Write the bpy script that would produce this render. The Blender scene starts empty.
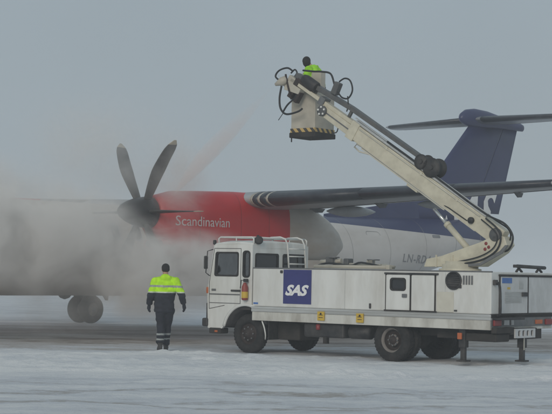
import bpy, bmesh, math, random
from mathutils import Vector, Matrix, noise, geometry
random.seed(7)
C = bpy.context.scene.collection
SC = bpy.context.scene
rad = math.radians
PI = math.pi

# ------------------------------------------------------------------ camera, sky, sun, exposure
cam_d = bpy.data.cameras.new('camera')
cam = bpy.data.objects.new('camera', cam_d)
C.objects.link(cam)
cam_d.sensor_width = 36.0
cam_d.lens = 36.0 * 1565.0 / 552.0
cam_d.clip_start = 0.1
cam_d.clip_end = 6000
cam.matrix_world = (Matrix.Translation((0, 0, 1.686)) @ Matrix.Rotation(PI / 2 + 0.042, 4, 'X')
                    @ Matrix.Rotation(0.0186, 4, 'Z'))
SC.camera = cam

SUN_EL, SUN_AZ = rad(21), rad(198)
w = bpy.data.worlds.new('World')
SC.world = w
w.use_nodes = True
nt = w.node_tree
bg = nt.nodes['Background']
sky = nt.nodes.new('ShaderNodeTexSky')
sky.sky_type = 'NISHITA'
sky.sun_disc = False
sky.sun_elevation = SUN_EL
sky.sun_rotation = SUN_AZ
sky.dust_density = 4.0
sky.air_density = 1.0
mix = nt.nodes.new('ShaderNodeMix')          # overcast: the clear sky shows only a little through the cloud layer
mix.data_type = 'RGBA'
mix.inputs[0].default_value = 0.94
tc = nt.nodes.new('ShaderNodeTexCoord')
sxyz = nt.nodes.new('ShaderNodeSeparateXYZ')
nt.links.new(tc.outputs['Generated'], sxyz.inputs[0])
ramp = nt.nodes.new('ShaderNodeValToRGB')
ramp.color_ramp.elements[0].position = 0.0
ramp.color_ramp.elements[0].color = (3.12, 3.62, 3.98, 1)
ramp.color_ramp.elements[1].position = 0.6
ramp.color_ramp.elements[1].color = (3.3, 4.08, 4.55, 1)
nt.links.new(sxyz.outputs[2], ramp.inputs[0])
nt.links.new(sky.outputs[0], mix.inputs[6])
cn = nt.nodes.new('ShaderNodeTexNoise')       # faint structure in the cloud layer
cn.inputs['Scale'].default_value = 3.5; cn.inputs['Detail'].default_value = 5
nt.links.new(tc.outputs['Generated'], cn.inputs[0])
cmr = nt.nodes.new('ShaderNodeMapRange'); cmr.inputs[1].default_value = .3; cmr.inputs[2].default_value = .7; cmr.inputs[3].default_value = .95; cmr.inputs[4].default_value = 1.05
nt.links.new(cn.outputs[0], cmr.inputs[0])
cmu = nt.nodes.new('ShaderNodeMix'); cmu.data_type = 'RGBA'; cmu.blend_type = 'MULTIPLY'; cmu.inputs[0].default_value = 1
nt.links.new(ramp.outputs[0], cmu.inputs[6]); nt.links.new(cmr.outputs[0], cmu.inputs[7])
nt.links.new(cmu.outputs[2], mix.inputs[7])
nt.links.new(mix.outputs[2], bg.inputs[0])
bg.inputs[1].default_value = 0.101

sd = bpy.data.lights.new('sun', 'SUN')
sd.energy = 1.15
sd.angle = rad(25)
sd.color = (1.0, 0.92, 0.82)
so = bpy.data.objects.new('sun', sd)
C.objects.link(so)
so.rotation_euler = (PI / 2 - SUN_EL, 0, PI - SUN_AZ)
so.location = (-20, -30, 60)

SC.view_settings.view_transform = 'Standard'
SC.view_settings.look = 'None'
SC.view_settings.exposure = 0.0
SC.view_settings.gamma = 1.0
SC.render.engine = 'CYCLES'
SC.cycles.volume_bounces = 3
SC.cycles.max_bounces = 8
SC.cycles.transparent_max_bounces = 12
SC.cycles.volume_step_rate = 1.0
SC.cycles.volume_max_steps = 256

# ------------------------------------------------------------------ materials
def mat(name, col, rough=0.6, var=0.12, scale=6.0, metal=0.0, dirt=None, dirt_amt=0.0, dirt_scale=2.5, bump=0.0, bscale=60.0, stretch=(1, 1, 1), spec=0.4):
    m = bpy.data.materials.new(name)
    m.use_nodes = True
    n = m.node_tree.nodes
    l = m.node_tree.links
    b = n['Principled BSDF']
    b.inputs['Roughness'].default_value = rough
    b.inputs['Metallic'].default_value = metal
    b.inputs['Specular IOR Level'].default_value = spec
    t = n.new('ShaderNodeTexCoord')
    mp = n.new('ShaderNodeMapping')
    mp.inputs['Scale'].default_value = stretch
    l.new(t.outputs['Object'], mp.inputs[0])
    nz = n.new('ShaderNodeTexNoise')
    nz.inputs['Scale'].default_value = scale
    nz.inputs['Detail'].default_value = 6
    l.new(mp.outputs[0], nz.inputs[0])
    mr = n.new('ShaderNodeMapRange')
    mr.inputs[1].default_value = 0.3
    mr.inputs[2].default_value = 0.7
    mr.inputs[3].default_value = 1 - var
    mr.inputs[4].default_value = 1 + var
    l.new(nz.outputs[0], mr.inputs[0])
    mul = n.new('ShaderNodeMix')
    mul.data_type = 'RGBA'
    mul.blend_type = 'MULTIPLY'
    mul.inputs[0].default_value = 1
    mul.inputs[6].default_value = (*col, 1)
    l.new(mr.outputs[0], mul.inputs[7])
    out = mul.outputs[2]
    m['_col'] = 1
    if dirt:
        n2 = n.new('ShaderNodeTexNoise')
        n2.inputs['Scale'].default_value = dirt_scale
        n2.inputs['Detail'].default_value = 8
        n2.inputs['Roughness'].default_value = 0.65
        l.new(mp.outputs[0], n2.inputs[0])
        m2 = n.new('ShaderNodeMapRange')
        m2.inputs[1].default_value = 0.42
        m2.inputs[2].default_value = 0.72
        m2.inputs[3].default_value = 0
        m2.inputs[4].default_value = dirt_amt
        l.new(n2.outputs[0], m2.inputs[0])
        mx = n.new('ShaderNodeMix')
        mx.data_type = 'RGBA'
        l.new(m2.outputs[0], mx.inputs[0])
        l.new(out, mx.inputs[6])
        mx.inputs[7].default_value = (*dirt, 1)
        out = mx.outputs[2]
    l.new(out, b.inputs['Base Color'])
    if bump:
        n3 = n.new('ShaderNodeTexNoise')
        n3.inputs['Scale'].default_value = bscale
        n3.inputs['Detail'].default_value = 4
        l.new(mp.outputs[0], n3.inputs[0])
        bp = n.new('ShaderNodeBump')
        bp.inputs['Strength'].default_value = bump
        bp.inputs['Distance'].default_value = 0.02
        l.new(n3.outputs[0], bp.inputs['Height'])
        l.new(bp.outputs[0], b.inputs['Normal'])
    return m

GRIME = (0.16, 0.145, 0.12)
M = {}
M['truck_white'] = mat('truck_white', (0.655, 0.66, 0.635), 0.42, 0.05, 3, dirt=(0.36, 0.33, 0.28), dirt_amt=0.48, dirt_scale=2.4, stretch=(1, 1, 0.28))
M['panel_cream'] = mat('panel_cream', (0.58, 0.56, 0.48), 0.45, 0.05, 3, dirt=(0.36, 0.33, 0.27), dirt_amt=0.4)
M['rear_white'] = mat('rear_white', (0.55, 0.56, 0.56), 0.45, 0.06, 3, dirt=GRIME, dirt_amt=0.35, stretch=(1, 1, .5))
M['skirt_white'] = mat('skirt_white', (0.58, 0.575, 0.53), 0.5, 0.08, 3, dirt=(0.20, 0.175, 0.14), dirt_amt=0.75, dirt_scale=2.2, stretch=(1, 1, .35))
M['boom_cream'] = mat('boom_cream', (0.58, 0.545, 0.43), 0.45, 0.06, 4, dirt=(0.25, 0.22, 0.16), dirt_amt=0.45, dirt_scale=3)
M['basket_grey'] = mat('basket_grey', (0.46, 0.43, 0.36), 0.55, 0.06, 4, dirt=(0.25, 0.22, 0.18), dirt_amt=0.4)
M['alu'] = mat('alu_rail', (0.50, 0.51, 0.50), 0.4, 0.12, 10, metal=0.3, dirt=GRIME, dirt_amt=0.5, stretch=(.3, 1, 3))
M['pipe_white'] = mat('pipe_white', (0.66, 0.66, 0.63), 0.45, 0.05, 8, dirt=GRIME, dirt_amt=0.3)
M['black'] = mat('black_paint', (0.022, 0.022, 0.024), 0.55, 0.3, 10, dirt=(0.11, 0.10, 0.09), dirt_amt=0.5)
M['rubber'] = mat('rubber', (0.014, 0.0135, 0.014), 0.85, 0.3, 20, dirt=(0.07, 0.063, 0.058), dirt_amt=0.45, dirt_scale=5)
M['hose'] = mat('hose_rubber', (0.018, 0.02, 0.022), 0.5, 0.2, 20)
M['chassis'] = mat('chassis_paint', (0.022, 0.02, 0.019), 0.8, 0.3, 6, dirt=(0.07, 0.06, 0.052), dirt_amt=0.5)
M['rim'] = mat('rim_paint', (0.20, 0.18, 0.165), 0.6, 0.25, 10, dirt=(0.22, 0.2, 0.18), dirt_amt=0.5)
M['seam'] = mat('skin_seam', (0.30, 0.29, 0.28), 0.6, 0.2, 4)
M['hub_dark'] = mat('hub_dark', (0.032, 0.022, 0.02), 0.7, 0.3, 10, dirt=(0.06, 0.05, 0.045), dirt_amt=0.5)
M['steel_grey'] = mat('steel_grey', (0.16, 0.165, 0.17), 0.45, 0.15, 10, metal=0.3, dirt=GRIME, dirt_amt=0.4)
M['tray_grey'] = mat('tray_grey', (0.085, 0.088, 0.09), 0.5, 0.15, 10, dirt=GRIME, dirt_amt=0.4)
M['chrome'] = mat('cylinder_rod', (0.7, 0.7, 0.68), 0.25, 0.05, 10, metal=0.9)
M['navy_logo'] = mat('logo_blue', (0.032, 0.036, 0.165), 0.4, 0.08, 6)
M['white_print'] = mat('white_print', (0.75, 0.75, 0.74), 0.5, 0.03, 6)
M['faint_print'] = mat('faint_print', (0.58, 0.50, 0.49), 0.5, 0.15, 6)
M['yellow'] = mat('yellow_label', (0.55, 0.37, 0.05), 0.5, 0.08, 10)
M['orange'] = mat('orange_lens', (0.45, 0.12, 0.04), 0.35, 0.08, 10)
M['red_lens'] = mat('red_lens', (0.22, 0.03, 0.03), 0.3, 0.08, 10)
M['red_paint'] = mat('extinguisher_red', (0.26, 0.05, 0.04), 0.45, 0.1, 10)
M['blue_label'] = mat('blue_label', (0.06, 0.15, 0.40), 0.5, 0.1, 10)
M['brown_seat'] = mat('seat_fabric', (0.05, 0.045, 0.042), 0.9, 0.2, 20)
M['nacelle_red'] = mat('nacelle_red', (0.54, 0.022, 0.024), 0.4, 0.06, 2, dirt=(0.32, 0.05, 0.05), dirt_amt=0.45, dirt_scale=1.2, stretch=(.5, 1, 1))
M['nacelle_grey'] = mat('nacelle_grey', (0.52, 0.485, 0.44), 0.5, 0.08, 2, dirt=(0.36, 0.27, 0.19), dirt_amt=0.7, dirt_scale=1.1, stretch=(.4, 1, 1))
M['wing_grey'] = mat('wing_grey', (0.36, 0.37, 0.385), 0.4, 0.08, 1.5, dirt=(0.22, 0.22, 0.21), dirt_amt=0.4, stretch=(1, .3, 1))
M['tail_grey'] = mat('tail_grey', (0.34, 0.355, 0.38), 0.4, 0.06, 2)
M['boot'] = mat('deicing_boot_rubber', (0.034, 0.038, 0.050), 0.38, 0.15, 5, dirt=(0.10, 0.11, 0.12), dirt_amt=0.3)
M['boot_gap'] = mat('bare_leading_edge', (0.40, 0.375, 0.32), 0.4, 0.06, 5)
M['fin_blue'] = mat('fin_blue', (0.030, 0.037, 0.105), 0.35, 0.08, 1.2)
M['fin_gap'] = mat('rudder_gap', (0.012, 0.012, 0.05), 0.6, 0.05, 3)
M['blade'] = mat('blade_grey', (0.055, 0.052, 0.05), 0.45, 0.15, 6, dirt=(0.15, 0.14, 0.13), dirt_amt=0.35)
M['blade_tip'] = mat('blade_tip_cream', (0.42, 0.36, 0.27), 0.5, 0.1, 8)
M['spinner'] = mat('spinner_grey', (0.035, 0.034, 0.036), 0.4, 0.1, 6)
M['reg_grey'] = mat('registration_grey', (0.21, 0.21, 0.215), 0.5, 0.1, 6)
M['hivis'] = mat('hivis_fabric', (0.48, 0.85, 0.012), 0.8, 0.15, 9, dirt=(0.26, 0.48, 0.02), dirt_amt=0.5, dirt_scale=7, bump=0.3, bscale=14)
M['hivis_green'] = mat('hivis_green_fabric', (0.30, 0.66, 0.02), 0.8, 0.25, 9, bump=0.3, bscale=14)
M['silver'] = mat('reflective_tape', (0.30, 0.32, 0.31), 0.35, 0.1, 20)
M['silver_pale'] = mat('reflective_tape_pale', (0.50, 0.56, 0.44), 0.35, 0.1, 20)
M['navy_cloth'] = mat('navy_cloth', (0.020, 0.022, 0.032), 0.9, 0.25, 12, bump=0.4, bscale=12)
M['skin'] = mat('skin', (0.45, 0.27, 0.20), 0.6, 0.08, 15)
M['hair'] = mat('knit_black', (0.02, 0.018, 0.018), 0.95, 0.3, 60, bump=0.5, bscale=120)
M['boots'] = mat('boot_leather', (0.018, 0.017, 0.016), 0.6, 0.3, 20, dirt=(0.25, 0.25, 0.26), dirt_amt=0.3)

def fuselage_mat():
    m = mat('fuselage_paint', (0.55, 0.525, 0.50), 0.38, 0.05, 1.0, dirt=(0.34, 0.30, 0.26), dirt_amt=0.5, dirt_scale=0.6, stretch=(.5, 1, 1))
    n, l = m.node_tree.nodes, m.node_tree.links
    b = n['Principled BSDF']
    src = b.inputs['Base Color'].links[0].from_socket
    t = n.new('ShaderNodeTexCoord')
    s = n.new('ShaderNodeSeparateXYZ')
    l.new(t.outputs['Object'], s.inputs[0])
    a = n.new('ShaderNodeMath'); a.operation = 'MULTIPLY_ADD'      # z + 0.042 x
    a.inputs[1].default_value = 0.042
    l.new(s.outputs[0], a.inputs[0]); l.new(s.outputs[2], a.inputs[2])
    g = n.new('ShaderNodeMath'); g.operation = 'GREATER_THAN'
    g.inputs[1].default_value = 3.79
    l.new(a.outputs[0], g.inputs[0])
    g2 = n.new('ShaderNodeMath'); g2.operation = 'GREATER_THAN'
    g2.inputs[1].default_value = 9.0
    l.new(s.outputs[0], g2.inputs[0])
    g3 = n.new('ShaderNodeMath'); g3.operation = 'MULTIPLY'
    l.new(g.outputs[0], g3.inputs[0]); l.new(g2.outputs[0], g3.inputs[1])
    fr = n.new('ShaderNodeMapRange'); fr.inputs[1].default_value = 3.0; fr.inputs[2].default_value = 6.5; l.new(s.outputs[0], fr.inputs[0])
    tp = n.new('ShaderNodeMix'); tp.data_type = 'RGBA'; tp.blend_type = 'MULTIPLY'; tp.inputs[0].default_value = 1
    tq = n.new('ShaderNodeMix'); tq.data_type = 'RGBA'; tq.inputs[6].default_value = (1.0, .90, .81, 1); tq.inputs[7].default_value = (1, 1, 1, 1); l.new(fr.outputs[0], tq.inputs[0])
    l.new(src, tp.inputs[6]); l.new(tq.outputs[2], tp.inputs[7]); src = tp.outputs[2]
    mx = n.new('ShaderNodeMix'); mx.data_type = 'RGBA'
    l.new(g3.outputs[0], mx.inputs[0]); l.new(src, mx.inputs[6])
    mx.inputs[7].default_value = (0.030, 0.037, 0.105, 1)
    l.new(mx.outputs[2], b.inputs['Base Color'])
    return m
M['fuselage'] = fuselage_mat()

def glass_mat(name, tint):
    m = bpy.data.materials.new(name)
    m.use_nodes = True
    n, l = m.node_tree.nodes, m.node_tree.links
    n.remove(n['Principled BSDF'])
    tr = n.new('ShaderNodeBsdfTransparent'); tr.inputs[0].default_value = (*tint, 1)
    gl = n.new('ShaderNodeBsdfGlossy'); gl.inputs['Roughness'].default_value = 0.06
    gl.inputs[0].default_value = (0.9, 0.9, 0.9, 1)
    fr = n.new('ShaderNodeFresnel'); fr.inputs[0].default_value = 1.45
    nz = n.new('ShaderNodeTexNoise'); nz.inputs['Scale'].default_value = 3
    ad = n.new('ShaderNodeMath'); ad.operation = 'MULTIPLY_ADD'; ad.inputs[1].default_value = 0.05
    l.new(nz.outputs[0], ad.inputs[0]); l.new(fr.outputs[0], ad.inputs[2])
    mx = n.new('ShaderNodeMixShader')
    l.new(ad.outputs[0], mx.inputs[0]); l.new(tr.outputs[0], mx.inputs[1]); l.new(gl.outputs[0], mx.inputs[2])
    l.new(mx.outputs[0], n['Material Output'].inputs[0])
    return m
M['glass'] = glass_mat('cab_glass', (0.95, 0.955, 0.955))
M['dark_glass'] = mat('dark_glass', (0.025, 0.027, 0.03), 0.15, 0.1, 4)

def hazard_mat():
    m = bpy.data.materials.new('hazard_stripes'); m.use_nodes = True
    n, l = m.node_tree.nodes, m.node_tree.links
    b = n['Principled BSDF']; b.inputs['Roughness'].default_value = 0.6
    t = n.new('ShaderNodeTexCoord'); s = n.new('ShaderNodeSeparateXYZ')
    l.new(t.outputs['Object'], s.inputs[0])
    a = n.new('ShaderNodeMath'); a.operation = 'ADD'
    l.new(s.outputs[0], a.inputs[0]); l.new(s.outputs[1], a.inputs[1])
    c = n.new('ShaderNodeMath'); c.operation = 'MULTIPLY_ADD'; c.inputs[1].default_value = 0.9
    l.new(s.outputs[2], c.inputs[0]); l.new(a.outputs[0], c.inputs[2])
    d = n.new('ShaderNodeMath'); d.operation = 'MULTIPLY'; d.inputs[1].default_value = 5.6
    l.new(c.outputs[0], d.inputs[0])
    f = n.new('ShaderNodeMath'); f.operation = 'FRACT'; l.new(d.outputs[0], f.inputs[0])
    g = n.new('ShaderNodeMath'); g.operation = 'GREATER_THAN'; g.inputs[1].default_value = 0.5
    l.new(f.outputs[0], g.inputs[0])
    mx = n.new('ShaderNodeMix'); mx.data_type = 'RGBA'
    l.new(g.outputs[0], mx.inputs[0])
    mx.inputs[6].default_value = (0.05, 0.045, 0.04, 1)
    mx.inputs[7].default_value = (0.52, 0.36, 0.13, 1)
    l.new(mx.outputs[2], b.inputs['Base Color'])
    return m
M['hazard'] = hazard_mat()

def ground_mat():
    m = bpy.data.materials.new('snowy_apron'); m.use_nodes = True
    n, l = m.node_tree.nodes, m.node_tree.links
    b = n['Principled BSDF']
    t = n.new('ShaderNodeTexCoord')
    def nz(scale, st, detail=6, rough=0.6):
        mp = n.new('ShaderNodeMapping'); mp.inputs['Scale'].default_value = st
        l.new(t.outputs['Object'], mp.inputs[0])
        x = n.new('ShaderNodeTexNoise'); x.inputs['Scale'].default_value = scale
        x.inputs['Detail'].default_value = detail; x.inputs['Roughness'].default_value = rough
        l.new(mp.outputs[0], x.inputs[0]); return x.outputs[0]
    def mth(op, a, bb=None, cc=None):
        x = n.new('ShaderNodeMath'); x.operation = op
        for i, v in enumerate((a, bb, cc)):
            if v is None: continue
            if isinstance(v, (int, float)): x.inputs[i].default_value = v
            else: l.new(v, x.inputs[i])
        return x.outputs[0]
    s = n.new('ShaderNodeSeparateXYZ'); l.new(t.outputs['Object'], s.inputs[0])
    y0 = s.outputs[1]; x0 = s.outputs[0]
    warp = nz(0.12, (1, 1, 1), 4)
    warp2 = nz(0.8, (.6, 1, 1), 6)
    y = mth('ADD', y0, mth('MULTIPLY_ADD', warp, 8.0, -4.0))
    y = mth('ADD', y, mth('MULTIPLY_ADD', warp2, 3.0, -1.5))
    y = mth('ADD', y, mth('MULTIPLY', x0, -0.10))
    zr = n.new('ShaderNodeValToRGB')                     # how far each strip of the apron is swept, wet or snow-covered (0 snow, 1 wet slush)
    zr.color_ramp.interpolation = 'EASE'
    zs_ = zr.color_ramp.elements
    zs_[0].position = 0; zs_[0].color = (.20,) * 3 + (1,)
    zs_[1].position = 1; zs_[1].color = (.22,) * 3 + (1,)
    for p_, v_ in ((.238, .19), (.262, .02), (.322, .10), (.345, .45), (.385, .66), (.465, .64), (.49, .34), (.502, .06), (.512, .34), (.58, .28)):
        k = zs_.new(p_); k.color = (v_, v_, v_, 1)
    l.new(mth('MULTIPLY', y, .01), zr.inputs[0])
    zone = n.new('ShaderNodeSeparateColor'); l.new(zr.outputs[0], zone.inputs[0])
    streak = nz(0.9, (.42, 1.25, 1), 7, .68)
    fine = nz(5.0, (.8, 1, 1), 8, .72)
    grain = nz(22.0, (1, 1, 1), 5, .7)
    patch = nz(0.45, (.8, 1, 1), 6, .65)
    dark = mth('ADD', zone.outputs[0], mth('MULTIPLY_ADD', streak, 1.15, -.57))
    dark = mth('ADD', dark, mth('MULTIPLY_ADD', fine, .62, -.31))
    dark = mth('ADD', dark, mth('MULTIPLY_ADD', patch, .55, -.27))
    dark = mth('ADD', dark, mth('MULTIPLY_ADD', grain, .30, -.15))
    # wheel tracks running across the apron
    for c_, w__, a_ in ((36.3, .22, .30), (38.2, .22, .34), (41.4, .3, .25), (43.6, .3, .25), (21.9, .13, .34), (19.9, .12, .34), (23.4, .10, .2)):
        d_ = mth('ABSOLUTE', mth('SUBTRACT', mth('ADD', y, mth('MULTIPLY', x0, .12 if c_ > 30 else .03)), c_))
        q_ = n.new('ShaderNodeMapRange'); q_.inputs[1].default_value = w__; q_.inputs[2].default_value = w__ * 2.2; q_.inputs[3].default_value = a_; q_.inputs[4].default_value = 0; l.new(d_, q_.inputs[0])
        dark = mth('ADD', dark, mth('MULTIPLY', q_.outputs[0], mth('MULTIPLY_ADD', fine, 2.0, -.3)))
    dark = mth('MINIMUM', mth('MAXIMUM', dark, 0.0), 1.0)
    cr = n.new('ShaderNodeValToRGB')
    e = cr.color_ramp.elements
    e[0].position = 0.0; e[0].color = (0.84, 0.835, 0.83, 1)
    e[1].position = 1.0; e[1].color = (0.19, 0.155, 0.135, 1)
    k = e.new(0.30); k.color = (0.64, 0.655, 0.69, 1)
    k = e.new(0.62); k.color = (0.42, 0.39, 0.365, 1)
    l.new(dark, cr.inputs[0])
    l.new(cr.outputs[0], b.inputs['Base Color'])
    rr = n.new('ShaderNodeMapRange'); rr.inputs[3].default_value = 0.85; rr.inputs[4].default_value = 0.5
    l.new(dark, rr.inputs[0]); l.new(rr.outputs[0], b.inputs['Roughness'])
    bp = n.new('ShaderNodeBump'); bp.inputs['Strength'].default_value = 0.9; bp.inputs['Distance'].default_value = 0.06
    l.new(mth('ADD', fine, mth('MULTIPLY', grain, .35)), bp.inputs['Height']); l.new(bp.outputs[0], b.inputs['Normal'])
    return m
M['ground'] = ground_mat()

def vol_mat(name, col, dens):
    m = bpy.data.materials.new(name); m.use_nodes = True
    n, l = m.node_tree.nodes, m.node_tree.links
    n.remove(n['Principled BSDF'])
    v = n.new('ShaderNodeVolumePrincipled')
    v.inputs['Color'].default_value = (*col, 1)
    v.inputs['Density'].default_value = dens
    l.new(v.outputs[0], n['Material Output'].inputs['Volume'])
    return m, v

# ------------------------------------------------------------------ mesh builder
class MB:
    def __init__(s): s.v = []; s.f = []; s.m = []; s.sm = []
    def add(s, vs, fs, mi=0, smooth=False):
        o = len(s.v); s.v += [tuple(p) for p in vs]
        for f in fs: s.f.append(tuple(i + o for i in f)); s.m.append(mi); s.sm.append(smooth)
        return s
    def bm(s, b, mi=0, smooth=False):
        b.verts.index_update()
        return s.add([v.co[:] for v in b.verts], [[v.index for v in f.verts] for f in b.faces], mi, smooth)
    def box(s, lo, hi, mi=0, bev=0.0, rot=None, seg=2):
        b = bmesh.new()
        bmesh.ops.create_cube(b, size=1)
        c = [(lo[i] + hi[i]) / 2 for i in range(3)]; d = [abs(hi[i] - lo[i]) for i in range(3)]
        for v in b.verts: v.co = Vector((v.co.x * d[0], v.co.y * d[1], v.co.z * d[2]))
        if bev: bmesh.ops.bevel(b, geom=b.edges[:], offset=min(bev, min(d) * .45), segments=seg, profile=.5, affect='EDGES')
        for v in b.verts:
            if rot is not None: v.co = rot @ v.co
            v.co += Vector(c)
        s.bm(b, mi, False); b.free(); return s
    def ring_loft(s, rings, mi=0, cap=True, smooth=True, closed=True, mis=None):
        n = len(rings[0]); o = len(s.v)
        for r in rings: s.v += [tuple(p) for p in r]
        for i in range(len(rings) - 1):
            for j in range(n if closed else n - 1):
                k = (j + 1) % n
                s.f.append((o + i * n + j, o + i * n + k, o + (i + 1) * n + k, o + (i + 1) * n + j))
                s.m.append(mis[i] if mis else mi); s.sm.append(smooth)
        if cap:
            s.f.append(tuple(o + j for j in range(n))[::-1]); s.m.append(mis[0] if mis else mi); s.sm.append(False)
            e = o + (len(rings) - 1) * n
            s.f.append(tuple(e + j for j in range(n))); s.m.append(mis[-1] if mis else mi); s.sm.append(False)
        return s
    def tube(s, pts, r, seg=10, mi=0, smooth_path=0, cap=True):
        P = [Vector(p) for p in pts]
        R = list(r) if isinstance(r, (list, tuple)) else [r] * len(P)
        if smooth_path:
            Q = []; RR = []
            for i in range(len(P) - 1):
                a = P[max(i - 1, 0)]; b = P[i]; c = P[i + 1]; d = P[min(i + 2, len(P) - 1)]
                for k in range(smooth_path):
                    t = k / smooth_path
                    Q.append(.5 * ((2 * b) + (c - a) * t + (2 * a - 5 * b + 4 * c - d) * t * t + (3 * b - a - 3 * c + d) * t ** 3))
                    RR.append(R[i] * (1 - t) + R[i + 1] * t)
            Q.append(P[-1]); RR.append(R[-1]); P, R = Q, RR
        rings = []; up = None
        for i, p in enumerate(P):
            t = (P[min(i + 1, len(P) - 1)] - P[max(i - 1, 0)]).normalized()
            if up is None:
                up = Vector((0, 0, 1)) if abs(t.z) < .9 else Vector((1, 0, 0))
            a = t.cross(up).normalized(); bb = a.cross(t).normalized(); up = bb
            rings.append([p + (a * math.cos(2 * PI * k / seg) + bb * math.sin(2 * PI * k / seg)) * R[i] for k in range(seg)])
        return s.ring_loft(rings, mi, cap, True)
    def lathe(s, prof, origin, axis, seg=24, mi=0, mis=None, smooth=True, cap=True):
        ax = Vector(axis).normalized(); o = Vector(origin)
        u = ax.orthogonal().normalized(); w_ = ax.cross(u)
        rings = [[o + ax * a + (u * math.cos(2 * PI * k / seg) + w_ * math.sin(2 * PI * k / seg)) * max(r, 1e-4) for k in range(seg)] for a, r in prof]
        return s.ring_loft(rings, mi, cap, smooth, mis=mis)
    def plate(s, outer, holes, thick, fmap, mi=0):
        """flat sheet with holes; outer / holes are 2D loops, fmap(u, v, w) -> 3D with w = 0 front, 1 back"""
        loops = [outer] + list(holes)
        tris = geometry.tessellate_polygon([[Vector((p[0], p[1], 0)) for p in lp] for lp in loops]) if not holes else None
        flat = [p for lp in loops for p in lp]
        if holes:
            n = []; edges = []; o = 0
            for lp in loops:
                edges += [(o + i, o + (i + 1) % len(lp)) for i in range(len(lp))]; o += len(lp)
            from mathutils.geometry import delaunay_2d_cdt
            faces_in = []; o = 0
            for lp in loops: faces_in.append(list(range(o, o + len(lp)))); o += len(lp)
            res = delaunay_2d_cdt([Vector(p[:2]) for p in flat], edges, [], 1, 1e-6)
            vv, fc = res[0], res[2]
            def inside(pt, lp):
                c = False; j = len(lp) - 1
                for i in range(len(lp)):
                    if (lp[i][1] > pt.y) != (lp[j][1] > pt.y) and pt.x < (lp[j][0] - lp[i][0]) * (pt.y - lp[i][1]) / (lp[j][1] - lp[i][1]) + lp[i][0]: c = not c
                    j = i
                return c
            keep = []
            for f in fc:
                ce = sum((vv[i] for i in f), Vector((0, 0))) / len(f)
                if inside(ce, outer) and not any(inside(ce, h) for h in holes): keep.append(f)
            flat = [(p.x, p.y) for p in vv]; tris = keep
        fr = [fmap(p[0], p[1], 0) for p in flat]; bk = [fmap(p[0], p[1], 1) for p in flat]
        s.add(fr, tris, mi); s.add(bk, [tuple(reversed(t)) for t in tris], mi)
        for lp in loops:
            k = len(lp)
            s.add([fmap(p[0], p[1], 0) for p in lp] + [fmap(p[0], p[1], 1) for p in lp], [(i, (i + 1) % k, k + (i + 1) % k, k + i) for i in range(k)], mi)
        return s
    def prism(s, poly, y0, y1, mi=0, bev=0.0):
        """poly in (x, z), extruded along y"""
        b = bmesh.new()
        a = [b.verts.new((p[0], y0, p[1])) for p in poly]; f = b.faces.new(a)
        r = bmesh.ops.extrude_face_region(b, geom=[f])
        for v in r['geom']:
            if isinstance(v, bmesh.types.BMVert): v.co.y = y1
        bmesh.ops.recalc_face_normals(b, faces=b.faces[:])
        if bev: bmesh.ops.bevel(b, geom=b.edges[:], offset=bev, segments=2, profile=.5, affect='EDGES')
        s.bm(b, mi); b.free(); return s
    def build(s, name, mats, parent=None, fix=True):
        me = bpy.data.meshes.new(name)
        me.from_pydata(s.v, [], s.f)
        if not isinstance(mats, (list, tuple)): mats = [mats]
        for m in mats: me.materials.append(m)
        me.polygons.foreach_set('material_index', s.m)
        me.polygons.foreach_set('use_smooth', s.sm)
        if fix:
            b = bmesh.new(); b.from_mesh(me)
            bmesh.ops.remove_doubles(b, verts=b.verts[:], dist=1e-5)
            bmesh.ops.recalc_face_normals(b, faces=b.faces[:]); b.to_mesh(me); b.free()
        me.update()
        o = bpy.data.objects.new(name, me); C.objects.link(o)
        if parent: o.parent = parent
        return o

def thing(name, label, cat, loc, rotz=0, group=None):
    o = bpy.data.objects.new(name, None); C.objects.link(o)
    o.location = loc; o.rotation_euler = (0, 0, rotz); o['label'] = label; o['category'] = cat
    if group: o['group'] = group
    return o

def rrect(u0, v0, u1, v1, r, n=5):
    out = []
    for cx, cy, a0 in ((u1 - r, v1 - r, 0), (u0 + r, v1 - r, 90), (u0 + r, v0 + r, 180), (u1 - r, v0 + r, 270)):
        for i in range(n + 1):
            a = rad(a0 + 90 * i / n); out.append((cx + r * math.cos(a), cy + r * math.sin(a)))
    return out

def text_geo(body, size, shear=0.0, bold=0.0, extrude=0.004, spacing=1.0):
    cu = bpy.data.curves.new('lettering', 'FONT')
    cu.body = body; cu.size = size; cu.shear = shear; cu.offset = bold; cu.extrude = extrude
    cu.space_character = spacing; cu.resolution_u = 3
    o = bpy.data.objects.new('lettering', cu); C.objects.link(o)
    dg = bpy.context.evaluated_depsgraph_get(); dg.update()
    me = bpy.data.meshes.new_from_object(o.evaluated_get(dg))
    vs = [v.co.copy() for v in me.vertices]; fs = [tuple(p.vertices) for p in me.polygons]
    bpy.data.objects.remove(o); bpy.data.curves.remove(cu); bpy.data.meshes.remove(me)
    x0 = min(v.x for v in vs); x1 = max(v.x for v in vs); y0 = min(v.y for v in vs); y1 = max(v.y for v in vs)
    return [Vector(((v.x - x0) / (x1 - x0), (v.y - y0) / (y1 - y0), v.z)) for v in vs], fs

def lettering(name, body, fmap, m, parent, bold=0.0, shear=0.0, extrude=0.004, spacing=1.0):
    """fmap(u 0..1, v 0..1, w metres out of the surface) -> 3D"""
    vs, fs = text_geo(body, 1.0, shear, bold, extrude, spacing)
    b = MB(); b.add([fmap(v.x, v.y, v.z) for v in vs], fs)
    return b.build(name, m, parent, fix=False)

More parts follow.
